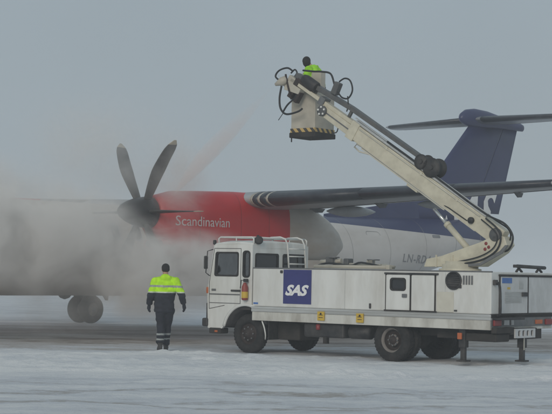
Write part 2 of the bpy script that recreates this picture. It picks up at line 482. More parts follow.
# ------------------------------------------------------------------ ground
def build_ground():
    def axis(a, b, step, far, grow=1.28):
        xs = [a + i * step for i in range(int(round((b - a) / step)) + 1)]
        d = step; lo = []; x = a
        while x > -far: d *= grow; x -= d; lo.append(x)
        d = step; hi = []; x = xs[-1]
        while x < far: d *= grow; x += d; hi.append(x)
        return lo[::-1] + xs + hi
    X = axis(-10, 10, 0.085, 1400); Y = axis(16, 36, 0.075, 1400)
    vs = []
    for y in Y:
        for x in X:
            z = 0.0
            if -10.5 < x < 10.5 and 15.5 < y < 37:
                fade = min(1, (10.5 - abs(x)) / 1.5, (y - 15.5) / 1.0, (37 - y) / 3)
                q = Vector((x * .55, y * 1.1, 0))
                z += (0.024 if y > 25 else 0.013) * noise.fractal(q, 1.0, 2.1, 4)
                # trodden, lumpy snow strip and wind-blown ridges
                yy = y - .10 * -x * 0 - .6 * noise.noise(Vector((x * .25, y * .2, 3)))
                band = max(0, min(1, (yy - 25.3) / .8, (33.2 - yy) / 1.6))
                if band > 0:
                    q2 = Vector((x * 2.0, y * 2.0, 1)); q3 = Vector((x * .5, y * .7, 5))
                    cover = max(0, min(1, .55 + 1.6 * noise.noise(q3)))
                    z += band * (.012 + .075 * cover * max(0, noise.fractal(q2, 1.0, 2.0, 4) + .05))
                    z += band * .03 * cover * max(0, noise.noise(Vector((x * 5, y * 5, 9))))
                for (yr, sl, x0, x1, hgt, wd) in ((25.9, -.05, -1.5, 7.5, .07, .35), (31.6, -.03, -3.4, -.3, .06, .45), (29.2, .02, -6.5, -2.0, .04, .6), (27.6, .04, -7, 1.5, .035, .4), (22.3, -.02, -4.5, 3.5, .015, .5)):
                    if x0 < x < x1:
                        e = min(1, (x - x0) / .8, (x1 - x) / .8)
                        dy = (y - yr - sl * x - .25 * noise.noise(Vector((x * .6, yr, 0)))) / wd
                        if abs(dy) < 2.2:
                            lump = max(0, .35 + 1.1 * noise.fractal(Vector((x * 3.2, y * 3.2, yr)), 1, 2, 3))
                            z += 1.3 * e * hgt * math.exp(-dy * dy) * lump
                for (fx, fy, fr) in ((-2.3, 33.0, .7), (-.5, 32.8, .9), (2.3, 30.6, 1.0), (3.55, 29.6, .6), (4.75, 29.9, .6), (.55, 34.3, .9), (3.5, 32.0, 1.0)):
                    dd_ = ((x - fx) ** 2 + (y - fy) ** 2) ** .5
                    if dd_ < fr: z *= max(.15, dd_ / fr)
                z *= max(0, fade)
            vs.append((x, y, z - 0.004))
    n = len(X)
    fs = [(j * n + i, j * n + i + 1, (j + 1) * n + i + 1, (j + 1) * n + i) for j in range(len(Y) - 1) for i in range(n - 1)]
    me = bpy.data.meshes.new('snow_ground'); me.from_pydata(vs, [], fs); me.materials.append(M['ground'])
    me.polygons.foreach_set('use_smooth', [True] * len(fs))
    o = bpy.data.objects.new('snow_ground', me); C.objects.link(o); o['kind'] = 'structure'
build_ground()

# ------------------------------------------------------------------ aircraft (local x = aft, y = starboard, z = up; x = 0 at the propeller plane)
AC = thing('turboprop_aircraft', 'large twin turboprop airliner with red engine nacelle and blue tail, half hidden in steam', 'aircraft', (-6.4213, 42.4312, 0), 0.8117)
FS = [(-10.2, 1.85, .04), (-10.0, 1.88, .30), (-9.5, 1.95, .60), (-8.6, 2.08, .95), (-7.4, 2.22, 1.22), (-6.2, 2.23, 1.285), (-5, 2.24, 1.29), (-2, 2.24, 1.29), (2, 2.24, 1.29),
      (6, 2.24, 1.29), (10, 2.24, 1.29), (11.5, 2.255, 1.285), (13, 2.35, 1.225), (15, 2.53, 1.10), (17, 2.77, .92), (19, 3.02, .70), (20.4, 3.22, .48), (21.1, 3.32, .28), (21.35, 3.36, .1)]
def fus_at(x):
    for a, b in zip(FS, FS[1:]):
        if a[0] <= x <= b[0]:
            t = (x - a[0]) / (b[0] - a[0]); return a[1] + t * (b[1] - a[1]), a[2] + t * (b[2] - a[2])
    return 2.24, 1.29
def fus_side(x, z, out=0.0, sgn=-1):
    zc, r = fus_at(x); d = z - zc
    n = Vector((0, sgn * math.sqrt(max(1e-6, r * r - d * d)), d)).normalized()
    return Vector((x, 0, zc)) + n * (r + out)
b = MB()
b.ring_loft([[(x, r * math.cos(2 * PI * k / 64), zc + r * math.sin(2 * PI * k / 64)) for k in range(64)] for x, zc, r in FS])
fus = b.build('fuselage', M['fuselage'], AC)
# cabin windows down both sides (glass in a rim)
wx = [-6.2 + .79 * i for i in range(21)]
win_mesh = None
for sgn in (-1, 1):
    for x in wx:
        b = MB(); lp = rrect(-.13, -.19, .13, .19, .12, 4)
        for mi, k, o0, o1 in ((0, 1.28, -.02, .006), (1, 1.0, .0, .010)):
            r0 = [fus_side(x + p[0] * k, 2.72 + p[1] * k, o0, sgn) for p in lp]; r1 = [fus_side(x + p[0] * k, 2.72 + p[1] * k, o1, sgn) for p in lp]
            b.ring_loft([r0, r1], mi, True, False)
        b.build('window', [M['tail_grey'], M['dark_glass']], AC)
# dark oval window on the port side of the forward fuselage
b = MB()
for sgn in (-1,):
    lp = rrect(-2.62, 2.30, -2.30, 2.66, .12, 5)
    b.ring_loft([[fus_side(p[0], p[1], -.02, sgn) for p in lp], [fus_side(p[0], p[1], .012, sgn) for p in lp]], 0, True, False)
b.build('oval_window', M['dark_glass'], AC)
lettering('registration', 'LN-RDA', lambda u, v, wv: fus_side(14.35 + 1.8 * u, 2.13 + .27 * v - .05 * u, .008 + wv), M['reg_grey'], AC, bold=.004, spacing=1.15)
b = MB()
lp = rrect(16.15, 2.98, 16.6, 3.08, .03, 3)
b.ring_loft([[fus_side(p[0], p[1], -.02) for p in lp], [fus_side(p[0], p[1], .008) for p in lp]], 0, True, False)
b.build('marking_plate', M['reg_grey'], AC)
# skin joints, aft service door
for x in (-5.6, -3.1, -.6, 1.9, 4.4, 6.9, 9.4, 11.6, 13.6, 15.7, 17.6, 19.3):
    zc, r = fus_at(x); b = MB(); b.ring_loft([[(xx, (r + .003) * math.cos(2 * PI * k / 64), zc + (r + .003) * math.sin(2 * PI * k / 64)) for k in range(64)] for xx in (x, x + .014)], 0, False); b.build('skin_joint', M['seam'], AC)
for xd, zd0, zd1, wd_ in ((12.5, 1.75, 3.1, .72), (-7.3, 1.5, 3.0, .8)):
    b = MB(); lp = rrect(xd, zd0, xd + wd_, zd1, .12, 5); li = rrect(xd + .022, zd0 + .022, xd + wd_ - .022, zd1 - .022, .1, 5); k_ = len(lp)
    A_ = [fus_side(p[0], p[1], .003) for p in lp]; B_ = [fus_side(p[0], p[1], .003) for p in li]
    b.add(A_ + B_, [(i, (i + 1) % k_, k_ + (i + 1) % k_, k_ + i) for i in range(k_)]); b.build('door_outline', M['seam'], AC)
# belly domes and aerials
for x, r, h in ((.95, .16, .11), (1.45, .14, .09)):
    b = MB(); b.lathe([(-.1, r * 1.2), (0, r * 1.15), (h * .6, r * .8), (h, .01)], (x, 0, .96), (0, 0, -1), 16); b.build('belly_dome', M['chassis'], AC)
b = MB(); b.prism([(2.3, .97), (2.52, .97), (2.5, .82), (2.42, .82)], -.015, .015); b.build('blade_antenna', M['chassis'], AC)
b = MB(); b.prism([(7.6, 3.62), (8.0, 3.62), (7.98, 3.95), (7.84, 3.95)], -.015, .015); b.build('blade_antenna', M['wing_grey'], AC)

# wing
def foil(n=18):
    up = []; 
    for i in range(n + 1):
        t = (1 - math.cos(PI * i / n)) / 2
        th = 5.0 * (.2969 * math.sqrt(t) - .126 * t - .3516 * t * t + .2843 * t ** 3 - .1015 * t ** 4)
        cm = .025 * (1 - (2 * t - .85) ** 2) if False else .02 * math.sin(PI * t)
        up.append((t, cm, th))
    return up
FO = foil()
def wing_sec(ay):
    """leading edge x, z, chord, thickness ratio at span |y|"""
    if ay < 5.1: return 2.80, 3.45 + .0265 * ay, 3.05, .165
    t = (ay - 5.1) / (14.2 - 5.1)
    return 2.84 + .95 * t, 3.59 + .27 * t, 3.03 - 1.75 * t, .16 - .03 * t
def wing_ring(y, sgn, off=0.0, tmax=1.0):
    lx, lz, ch, tk = wing_sec(y)
    F = [p for p in FO if p[0] <= tmax + 1e-6]
    up = [(lx + t * ch - (off if i == 0 else 0), lz + ch * (cm + th * tk) + off * (i > 0) - .035 * t * ch) for i, (t, cm, th) in enumerate(F)]
    lo = [(lx + t * ch, lz + ch * (cm - th * tk) - off - .035 * t * ch) for (t, cm, th) in F]
    pts = up + lo[:0:-1]
    return [Vector((x, sgn * y, z)) for x, z in pts]
for sgn in (-1, 1):
    b = MB()
    ys = [0, 1.3, 3.2, 5.1, 7, 9, 11, 13, 13.9]
    rings = [wing_ring(y, sgn) for y in ys]
    lx, lz, ch, tk = wing_sec(14.15)
    tip = [Vector((lx + .25 + (p.x - wing_ring(13.9, sgn)[0].x) * .75, sgn * 14.2, lz + (p.z - lz) * .35)) for p in wing_ring(13.9, sgn)]
    b.ring_loft(rings + [tip])
    wing = b.build('wing', M['wing_grey'], AC)
    for (y0, y1, mname) in ((5.22, 5.28, 'boot_gap'), (5.28, 5.44, 'boot'), (5.44, 5.52, 'boot_gap'), (5.52, 5.72, 'boot'), (5.72, 5.79, 'boot_gap'), (5.79, 8.6, 'boot'), (8.61, 11.3, 'boot'), (11.31, 13.9, 'boot'), (1.7, 3.5, 'boot')):
        b = MB(); b.ring_loft([wing_ring(y0, sgn, .012, .14), wing_ring((y0 + y1) / 2, sgn, .012, .14), wing_ring(y1, sgn, .012, .14)], 0, True, True)
        b.build('deicing_boot' if mname == 'boot' else 'bare_edge_strip', M[mname], wing)
    # bulbous root end of the leading edge against the nacelle
    b = MB(); r5 = wing_ring(5.22, sgn, .014, .14)
    c5 = sum((Vector(p) for p in r5), Vector()) / len(r5)
    b.ring_loft([r5] + [[c5 + (Vector(p) - c5) * k + Vector((0, -sgn * d, 0)) for p in r5] for k, d in ((.93, .06), (.72, .12), (.35, .15))], 0, True, True)
    b.build('root_fairing', M['boot_gap'], wing)
    # flap and aileron cut lines, flap hinge fairings
    for ya, r in ((6.6, .15), (9.6, .12)):
        lx, lz, ch, tk = wing_sec(ya)
        b = MB()
        n0 = 10
        b.ring_loft([[(lx + ch * (.48 + .72 * i / n0), sgn * ya + r * .8 * s_ * math.cos(2 * PI * k / 14), lz - ch * .075 - .10 + .035 * i / n0 * 1.5 + r * s_ * math.sin(2 * PI * k / 14)) for k in range(14)]
                     for i, s_ in ((i, max(.04, math.sin(PI * (i + .15) / (n0 + .3)) ** .7)) for i in range(n0 + 1))])
        b.build('flap_fairing', M['wing_grey'], wing)
    for ya in (5.6, 7.9, 12.3):
        lx, lz, ch, tk = wing_sec(ya)
        b = MB(); zz = lz - ch * .055
        b.prism([(lx + ch * .62, zz), (lx + ch * .84, zz - .005), (lx + ch * .80, zz - .11), (lx + ch * .72, zz - .12)], sgn * ya - .02, sgn * ya + .02); b.build('hinge_bracket', M['steel_grey'], wing)
    for y0, y1, x0 in ((5.3, 9.5, .74), (9.6, 13.6, .78)):
        b = MB()
        rows = []
        for y in (y0, y1):
            lx, lz, ch, tk = wing_sec(y)
            rows.append([Vector((lx + ch * t, sgn * y, lz - .035 * t * ch + ch * (.02 * math.sin(PI * t) - th_ * tk) - .008)) for t, th_ in ((x0, 5.0 * (.2969 * x0 ** .5 - .126 * x0 - .3516 * x0 ** 2 + .2843 * x0 ** 3 - .1015 * x0 ** 4)), (x0 + .008, 5.0 * (.2969 * x0 ** .5 - .126 * x0 - .3516 * x0 ** 2 + .2843 * x0 ** 3 - .1015 * x0 ** 4)))])
        q = rows[0] + rows[1]; b.add([v for v in q] + [v + Vector((0, 0, .02)) for v in q], [(0, 1, 3, 2), (4, 6, 7, 5), (0, 2, 6, 4), (1, 5, 7, 3), (0, 4, 5, 1), (2, 3, 7, 6)])
        b.build('flap_gap', M['black'], wing)

# nacelles
NS = [(.06, 3.14, .44, .44, 2.0), (.3, 3.02, .56, .60, 2.1), (.8, 2.90, .69, .83, 2.5), (1.6, 2.86, .745, .91, 2.9), (2.8, 2.86, .75, .95, 3.0), (4.0, 2.86, .75, .95, 3.0), (4.47, 2.86, .75, .945, 3.0),
      (4.48, 2.86, .75, .945, 3.0), (5.2, 2.79, .735, .87, 2.9), (5.9, 2.71, .67, .78, 2.7), (6.5, 2.62, .55, .63, 2.4), (7.0, 2.54, .36, .42, 2.2), (7.35, 2.49, .14, .17, 2.0), (7.42, 2.48, .03, .03, 2.0)]
def nac_ring(s_, yc, n=40):
    x, zc, hw, hh, e = s_
    o = []
    for k in range(n):
        a = 2 * PI * k / n; c, d = math.cos(a), math.sin(a)
        o.append(Vector((x, yc + hw * math.copysign(abs(c) ** (2 / e), c), zc + hh * math.copysign(abs(d) ** (2 / e), d))))
    return o
def nac_side(x, z, yc, out=0.0, sgn=-1):
    for a, c in zip(NS, NS[1:]):
        if a[0] <= x <= c[0]:
            t = (x - a[0]) / (c[0] - a[0]); zc, hw, hh, e = [a[i] + t * (c[i] - a[i]) for i in range(1, 5)]
            q = min(.999, abs((z - zc) / hh))
            return Vector((x, yc + sgn * (hw * (1 - q ** e) ** (1 / e) + out), z))
def blade_mesh():
    b = MB(); rings = []; mis = []
    N = 14
    for i in range(N + 1):
        t = i / N; r = .30 + t * 1.75
        ch = .18 + .26 * min(1, t * 1.9) ** .8 if t < .53 else .44 - .02 * ((t - .53) / .27) if t < .80 else (.42 * math.sqrt(max(0.03, 1 - ((t - .80) / .205) ** 2)))
        sweep = -.03 * math.sin(PI * t) + .30 * max(0, t - .4) ** 1.7
        th = .05 * (1 - t) ** 1.5 + .012
        tw = rad(6 - 26 * (1 - t) * .6)
        ring = []
        for k in range(12):
            a = 2 * PI * k / 12
            cx = ch / 2 * math.cos(a); cy = th * math.sin(a) * (1 if math.cos(a) < .3 else .7)
            ring.append((sweep + cx * math.cos(tw) - cy * math.sin(tw), cx * math.sin(tw) + cy * math.cos(tw), r))
        rings.append(ring)
        if i: mis.append(1 if t > .93 else 0)
    b.ring_loft(rings, 0, True, True, mis=mis)
    return b
for sgn in (-1, 1):
    yc = sgn * 4.4
    b = MB(); mis = [0 if NS[i + 1][0] <= 4.475 else 1 for i in range(len(NS) - 1)]
    b.ring_loft([nac_ring(s_, yc) for s_ in NS], 0, True, True, mis=mis)
    nac = b.build('engine_nacelle', [M['nacelle_red'], M['nacelle_grey']], AC)
    # chin intake lip and dark mouth
    b = MB()
    lip = [(1.0, 0), (1.0, 1)]
    ring = lambda x, k: [Vector((x, yc + .34 * k * math.cos(a), 2.36 + .13 * k * math.sin(a))) for a in [2 * PI * i / 24 for i in range(24)]]
    b.ring_loft([ring(.9, 1.25), ring(.30, 1.2), ring(.22, 1.12), ring(.23, 1.0), ring(.5, .85)], 0, True, True, mis=[0, 0, 0, 1])
    b.build('air_intake', [M['nacelle_red'], M['black']], nac)
    # exhaust stub
    b = MB(); b.tube([(3.2, yc + sgn * .55, 2.72), (3.6, yc + sgn * .74, 2.74), (4.05, yc + sgn * .86, 2.76)], [.17, .17, .15], 16); 
    # livery word, reads nose to tail on the port side, tail to nose on the starboard side
    if sgn < 0: fm = lambda u, v, wv: nac_side(.42 + 1.75 * u, 2.83 + .25 * v, -4.4, .006 + wv, -1)
    else: fm = lambda u, v, wv: nac_side(2.17 - 1.75 * u, 2.83 + .25 * v, 4.4, .006 + wv, 1)
    lettering('livery_word', 'Scandinavian', fm, M['faint_print'], nac, bold=.0, extrude=.002)
    for xs in (1.15, 2.6, 3.65):
        b = MB(); s0 = None
        zc, hw, hh, e = [NS[4][i] for i in range(1, 5)] if xs > 2 else [2.86, .716, .855, 2.7]
        b.ring_loft([nac_ring((xs, zc, hw + .004, hh + .004, e), yc), nac_ring((xs + .012, zc, hw + .004, hh + .004, e), yc)], 0, False, True)
        b.build('panel_seam', M['red_paint'], nac)
    # main gear doors and legs
    gear = MB()
    gear.tube([(5.0, yc, 2.3), (5.22, yc, 1.35), (5.34, yc, .46)], [.12, .11, .085], 12)
    gear.tube([(4.1, yc, 2.1), (5.22, yc, 1.2)], .05, 10)
    gear.tube([(5.34, yc - .42, .44), (5.34, yc + .42, .44)], .07, 10)
    leg = gear.build('landing_gear', M['steel_grey'], AC)
    for dy in (-.27, .27):
        b = MB()
        b.lathe([(-.14, .22), (-.14, .34), (-.12, .41), (-.06, .44), (.06, .44), (.12, .41), (.14, .34), (.14, .22), (-.14, .22)], (5.34, yc + dy, .44), (0, 1, 0), 32, cap=False)
        b.lathe([(-.11, .05), (-.12, .20), (-.09, .23), (.09, .23), (.12, .20), (.11, .05)], (5.34, yc + dy, .44), (0, 1, 0), 24, mi=1)
        b.build('wheel', [M['rubber'], M['rim']], leg)
    for dy in (-.62, .62):
        b = MB(); b.box((4.5, yc + dy - .02, 1.25), (6.0, yc + dy + .02, 2.05), 0, .02); b.build('gear_door', M['nacelle_grey'], leg)
    # propeller, feathered
    b = MB(); b.lathe([(-.98, .01), (-.94, .09), (-.84, .18), (-.66, .27), (-.42, .345), (-.15, .39), (.05, .40)], (0, yc, 3.145), (1, 0, 0), 36)
    prop = b.build('propeller_spinner', M['spinner'], AC)
    bm0 = blade_mesh(); me = None
    for k in range(6):
        if me is None:
            o = bm0.build('propeller_blade', [M['blade'], M['blade_tip']], prop); me = o.data
        else:
            o = bpy.data.objects.new('propeller_blade', me); C.objects.link(o); o.parent = prop
        o.location = (-.18, yc, 3.145); o.rotation_euler = (rad(90 + 60 * k), 0, 0)

# nose gear
b = MB(); b.tube([(-8.4, 0, 1.3), (-8.5, 0, .35)], [.09, .07], 10); b.tube([(-8.5, -.3, .33), (-8.5, .3, .33)], .05, 8)
ng = b.build('landing_gear', M['steel_grey'], AC)
for dy in (-.2, .2):
    b = MB(); b.lathe([(-.09, .15), (-.09, .27), (-.05, .33), (.05, .33), (.09, .27), (.09, .15)], (-8.5, dy, .33), (0, 1, 0), 24); b.build('wheel', M['rubber'], ng)

# tail fin, rudder, stabiliser, bullet
def fin_sec(z):
    t = (z - 3.4) / (7.2 - 3.4)
    le = 15.5 + .9 * (z - 3.4) / .88 if z < 4.28 else 16.4 + 3.05 * (z - 4.28) / 2.92
    te = 21.1 + 1.32 * t
    return le, te, .34 - .12 * t
def fin_ring(z, t0, t1, n=10):
    le, te, th = fin_sec(z); ch = te - le
    ts = [t0 + (t1 - t0) * (1 - math.cos(PI * i / n)) / 2 for i in range(n + 1)]
    h = lambda t: th / 2 * max(.03, 2.6 * math.sqrt(max(0, t)) * (1 - t) * 1.0)
    return [Vector((le + t * ch, -h(t), z)) for t in ts] + [Vector((le + t * ch, h(t), z)) for t in ts[::-1]]
zs = [3.4, 4.0, 4.6, 5.3, 6.0, 6.6, 7.25]
b = MB(); b.ring_loft([fin_ring(z, 0, .66) for z in zs]); fin = b.build('tail_fin', M['fin_blue'], AC)
b = MB(); b.ring_loft([fin_ring(z, .672, 1) for z in zs[1:]]); rud = b.build('rudder', M['fin_blue'], AC)
b = MB(); b.ring_loft([[(11.6, -.02, 3.55), (11.6, .02, 3.55), (11.6, .01, 3.63), (11.6, -.01, 3.63)], [(14.5, -.12, 3.5), (14.5, .12, 3.5), (14.5, .03, 4.04), (14.5, -.03, 4.04)],
                       [(16.2, -.15, 3.5), (16.2, .15, 3.5), (16.2, .04, 4.55), (16.2, -.04, 4.55)], [(17.6, -.13, 3.5), (17.6, .13, 3.5), (17.6, .04, 5.42), (17.6, -.04, 5.42)]], 0, True, False)
b.build('dorsal_fin', M['fin_blue'], AC)
def fin_map(u, v, wv):
    z = 3.30 + 1.55 * v; x = 17.7 + 3.0 * u + .45 * v
    le, te, th = fin_sec(z); t = (x - le) / (te - le)
    return Vector((x, -(th / 2 * 2.6 * math.sqrt(max(0, t)) * (1 - t)) - .012 - wv, z))
lettering('tail_lettering', 'SAS', fin_map, M['white_print'], fin, bold=.02, extrude=.004, shear=.18)
b = MB(); BS = [(18.85, 7.38, .03, .03), (18.95, 7.40, .13, .17), (19.2, 7.42, .21, .29), (19.7, 7.44, .25, .345), (20.4, 7.43, .25, .33), (21.2, 7.40, .22, .25), (22.0, 7.36, .16, .19), (22.6, 7.33, .12, .15), (22.75, 7.31, .1, .13)]
b.ring_loft([[(x, hw * math.cos(2 * PI * k / 20), zc + hh * math.sin(2 * PI * k / 20)) for k in range(20)] for x, zc, hw, hh in BS]); b.build('bullet_fairing', M['fin_blue'], AC)
def stab_ring(y, sgn, t0, t1, off=0):
    a = y / 4.65; lx = 19.45 + .75 * a; ch = 2.35 - .95 * a; tk = .115
    F = [p for p in FO if t0 - 1e-6 <= p[0] <= t1 + 1e-6]
    up = [Vector((lx + t * ch - (off if t == 0 else 0), sgn * y, 7.38 + ch * th * tk + off)) for t, cm, th in F]
    lo = [Vector((lx + t * ch, sgn * y, 7.38 - ch * th * tk - off)) for t, cm, th in F]
    return up + (lo[:0:-1] if t0 == 0 else lo[::-1])
for sgn in (-1, 1):
    b = MB(); b.ring_loft([stab_ring(y, sgn, 0, .66) for y in (.1, 2.4, 4.5)] + [[Vector((p.x + .12, sgn * 4.65, 7.38 + (p.z - 7.38) * .4)) for p in stab_ring(4.5, sgn, 0, .66)]])
    st = b.build('tailplane', M['tail_grey'], AC)
    b = MB(); b.ring_loft([stab_ring(y, sgn, 0, .12, .008) for y in (.4, 4.4)]); b.build('deicing_boot', M['boot'], st)
    b = MB(); b.ring_loft([stab_ring(y, sgn, .68, 1) for y in (.3, 2.4, 4.5)]); b.build('elevator', M['tail_grey'], AC)

# ------------------------------------------------------------------ de-icing truck (local x = back, y = right-hand side, z = up; origin on the ground at the front left wheel)
TK = thing('deicing_truck', 'white aircraft de-icing truck with cream articulated boom raised over its cab', 'truck', (-.6054, 32.8697, 0), -.6605)
L0, R0 = -.08, 1.86           # cab sides
sl = lambda x, z: x + (0.17 * max(0, (z - 1.3)) if x < -.7 else 0)   # windscreen rake
def cab_map(y, dy):
    return lambda u, v, wv: (u, y + dy * wv, v)
arch = [(.08 + .56 * math.cos(a), .42 + .56 * math.sin(a)) for a in [rad(74 + 86 * i / 12) for i in range(13)]] + [(-.56, .49)]
outer = [(-.95, .49), (-.985, 1.28), (-.82, 2.20), (-.78, 2.26), (.235, 2.27), (.235, .98)] + arch
dw = rrect(-.79, 1.60, -.14, 2.10, .05)
dw = [(p[0] + (.0 if p[0] > -.5 else (2.1 - p[1]) * -.06 + .03), p[1]) for p in dw]
holes = [dw, rrect(-.02, 1.58, .17, 2.13, .07)]
b = MB(); b.plate(outer[::-1], [h for h in holes], .05, cab_map(L0, .05)); b.plate(outer[::-1], [h for h in holes], .05, cab_map(R0, -.05))
# front: lower panel, windscreen surround, rear wall with gap, roof with soft edges
b.box((-.985, L0 + .05, .49), (-.93, R0 - .05, 1.30), 0, .015)
b.plate([(0, 0), (1.84, 0), (1.84, 1), (0, 1)], [rrect(.12, .12, 1.72, .9, .06)], .05, lambda u, v, wv: (-.975 + .165 * v + .05 * wv, L0 + .05 + u, 1.30 + .92 * v))
rearh = [rrect(.02, 1.55, .80, 2.08, .05), rrect(.96, 1.55, 1.72, 2.08, .05)]
b.plate([(L0 + .05, .9), (R0 - .05, .9), (R0 - .05, 2.24), (L0 + .05, 2.24)], rearh, .04, lambda u, v, wv: (.233 - .04 * wv, u, v))
rf = []
for x, zt in ((-.83, 2.255), (-.78, 2.29), (-.6, 2.315), (-.1, 2.325), (.2, 2.305), (.237, 2.27)):
    rf.append([(x, L0, zt - .035 if x > -.8 else zt - .02), (x, L0 + .03, zt), (x, L0 + .3, zt + .035), (x, .89, zt + .05), (x, R0 - .3, zt + .035), (x, R0 - .03, zt), (x, R0, zt - .035), (x, R0 - .02, zt - .09 if zt > 2.3 else 2.2), (x, L0 + .02, zt - .09 if zt > 2.3 else 2.2)])
b.ring_loft(rf, 0, True, False)
cab = b.build('cab', M['truck_white'], TK)
for i, (h, y, nm) in enumerate([(h, L0, 'window') for h in holes] + [(h, R0, 'window') for h in holes]):
    s_ = 1 if y == L0 else -1
    b = MB(); lp = [(p[0], p[1]) for p in h]
    cx = sum(p[0] for p in lp) / len(lp); cz = sum(p[1] for p in lp) / len(lp)
    wd = max(p[0] for p in lp) - min(p[0] for p in lp); hg = max(p[1] for p in lp) - min(p[1] for p in lp)
    inn = [(cx + (p[0] - cx) * (1 - .055 / wd), cz + (p[1] - cz) * (1 - .055 / hg)) for p in lp]
    out = [(cx + (p[0] - cx) * (1 + .02 / wd), cz + (p[1] - cz) * (1 + .02 / hg)) for p in lp]
    b.plate(out, [inn], .06, lambda u, v, wv, y=y, s_=s_: (u, y - s_ * .006 + s_ * .045 * wv, v), 0)
    wo = b.build(nm, M['rubber'], TK)
    b = MB(); b.plate(inn, [], .01, lambda u, v, wv, y=y, s_=s_: (u, y + s_ * (.02 + .008 * wv), v)); b.build('pane', M['glass'], wo)
b = MB(); b.plate(rrect(.12, .12, 1.72, .9, .06), [], .01, lambda u, v, wv: (-.955 + .165 * v + .01 * wv, L0 + .05 + u, 1.30 + .92 * v)); b.build('windscreen', M['glass'], TK)
for h in rearh:
    cx = sum(p[0] for p in h) / len(h); cz = sum(p[1] for p in h) / len(h)
    inn = [(cx + (p[0] - cx) * .93, cz + (p[1] - cz) * .90) for p in h]; out = [(cx + (p[0] - cx) * 1.03, cz + (p[1] - cz) * 1.04) for p in h]
    b = MB(); b.plate(out, [inn], .05, lambda u, v, wv: (.243 - .05 * wv, u, v)); wo = b.build('window', M['rubber'], TK)
    b = MB(); b.plate(inn, [], .01, lambda u, v, wv: (.222 - .008 * wv, u, v)); b.build('pane', M['glass'], wo)
# door: panel lines, handle
def groove(name, pts, parent, y=L0, w_=.012, m='black'):
    b = MB()
    for p, q in zip(pts, pts[1:]):
        d = (Vector((q[0], 0, q[1])) - Vector((p[0], 0, p[1]))).normalized(); n = Vector((-d.z, 0, d.x)) * w_ / 2
        P = Vector((p[0], 0, p[1])); Q = Vector((q[0], 0, q[1])); vs = [P + n, P - n, Q - n, Q + n]
        b.add([(v.x, y - .003, v.z) for v in vs] + [(v.x, y + .004, v.z) for v in vs], [(0, 1, 2, 3), (4, 7, 6, 5), (0, 4, 5, 1), (1, 5, 6, 2), (2, 6, 7, 3), (3, 7, 4, 0)])
    return b.build(name, M[m], parent)
b = MB(); b.box((-.91, L0 - .004, 1.02), (-.085, L0 + .002, 1.035)); b.box((-.91, L0 - .012, 1.20), (-.09, L0 + .002, 1.225), 0, .004)
door = b.build('door', M['steel_grey'], TK)
groove('door_gap', [(-.075, 1.0), (-.075, 2.18), (-.80, 2.18), (-.93, 1.45), (-.92, .90), (-.5, .98)], door)
b = MB(); b.box((-.32, L0 - .03, 1.275), (-.06, L0 - .003, 1.315), 0, .008); b.build('handle', M['black'], door)
b = MB(); b.box((-.86, L0 - .012, 1.28), (-.74, L0 - .003, 1.325), 0, .004); b.build('badge', M['steel_grey'], door)
# fender flare and arch liner
b = MB()
aa = [rad(66 + 102 * i / 16) for i in range(17)]
b.ring_loft([[(.08 + r * math.cos(a), y, .42 + r * math.sin(a)) for r, y in ((.56, L0 - .035), (.615, L0 - .03), (.62, L0 + .06), (.56, L0 + .06))] for a in aa], 0, True, True); b.build('wheel_arch', M['truck_white'], TK)
b = MB(); b.ring_loft([[(.08 + r * math.cos(a), y, .42 + r * math.sin(a)) for r, y in ((.55, L0), (.57, L0), (.57, 1.84), (.55, 1.84))] for a in [rad(20 + 148 * i / 16) for i in range(17)]], 0, True, True); b.build('arch_liner', M['black'], TK)
# front bumper, corner lamp, step, mirror
b = MB(); b.box((-1.1, L0 - .03, .52), (-.94, R0 + .03, .70), 0, .03); b.build('front_bumper', M['black'], TK)
b = MB(); b.box((-1.02, L0 + .02, .70), (-.98, R0 - .02, 1.02), 0, .01); b.build('grille', M['black'], TK)
b = MB(); b.box((-1.015, L0 - .012, 1.22), (-.95, L0 + .06, 1.36), 0, .02); b.build('indicator_lamp', M['orange'], TK)
for y in (.22, 1.56):
    b = MB(); b.lathe([(0, .12), (.04, .11), (.055, .02)], (-1.02, y, .86), (-1, 0, 0), 20); b.build('headlight', M['white_print'], TK)
b = MB(); b.box((-.90, L0 - .02, .38), (-.58, L0 + .25, .50), 0, .02); b.build('step', M['chassis'], TK)
b = MB(); b.box((-.74, L0 - .025, .41), (-.66, L0 - .018, .45), 0); b.build('reflector', M['orange'], TK)
b = MB(); b.tube([(-.83, L0 - .01, 2.16), (-.92, L0 - .09, 2.12), (-.95, L0 - .10, 1.66), (-.92, L0 - .01, 1.60)], .011, 8); b.build('mirror_arm', M['black'], TK)
b = MB(); b.box((-.975, L0 - .155, 1.74), (-.93, L0 - .05, 2.02), 0, .02); b.build('mirror', M['black'], TK)
# fire extinguisher strapped behind the door
b = MB(); b.lathe([(0, .045), (.02, .068), (.28, .068), (.34, .04), (.37, .03)], (.10, L0 - .07, 1.10), (0, 0, 1), 18, mi=0)
b.lathe([(.05, .071), (.18, .071)], (.10, L0 - .07, 1.10), (0, 0, 1), 18, mi=1, cap=False)
b.tube([(.12, L0 - .075, 1.5), (.05, L0 - .13, 1.52), (.02, L0 - .12, 1.35)], .012, 8, 2); b.box((.08, L0 - .11, 1.48), (.17, L0 - .04, 1.55), 2, .01)
b.build('fire_extinguisher', [M['red_paint'], M['yellow'], M['black']], TK)
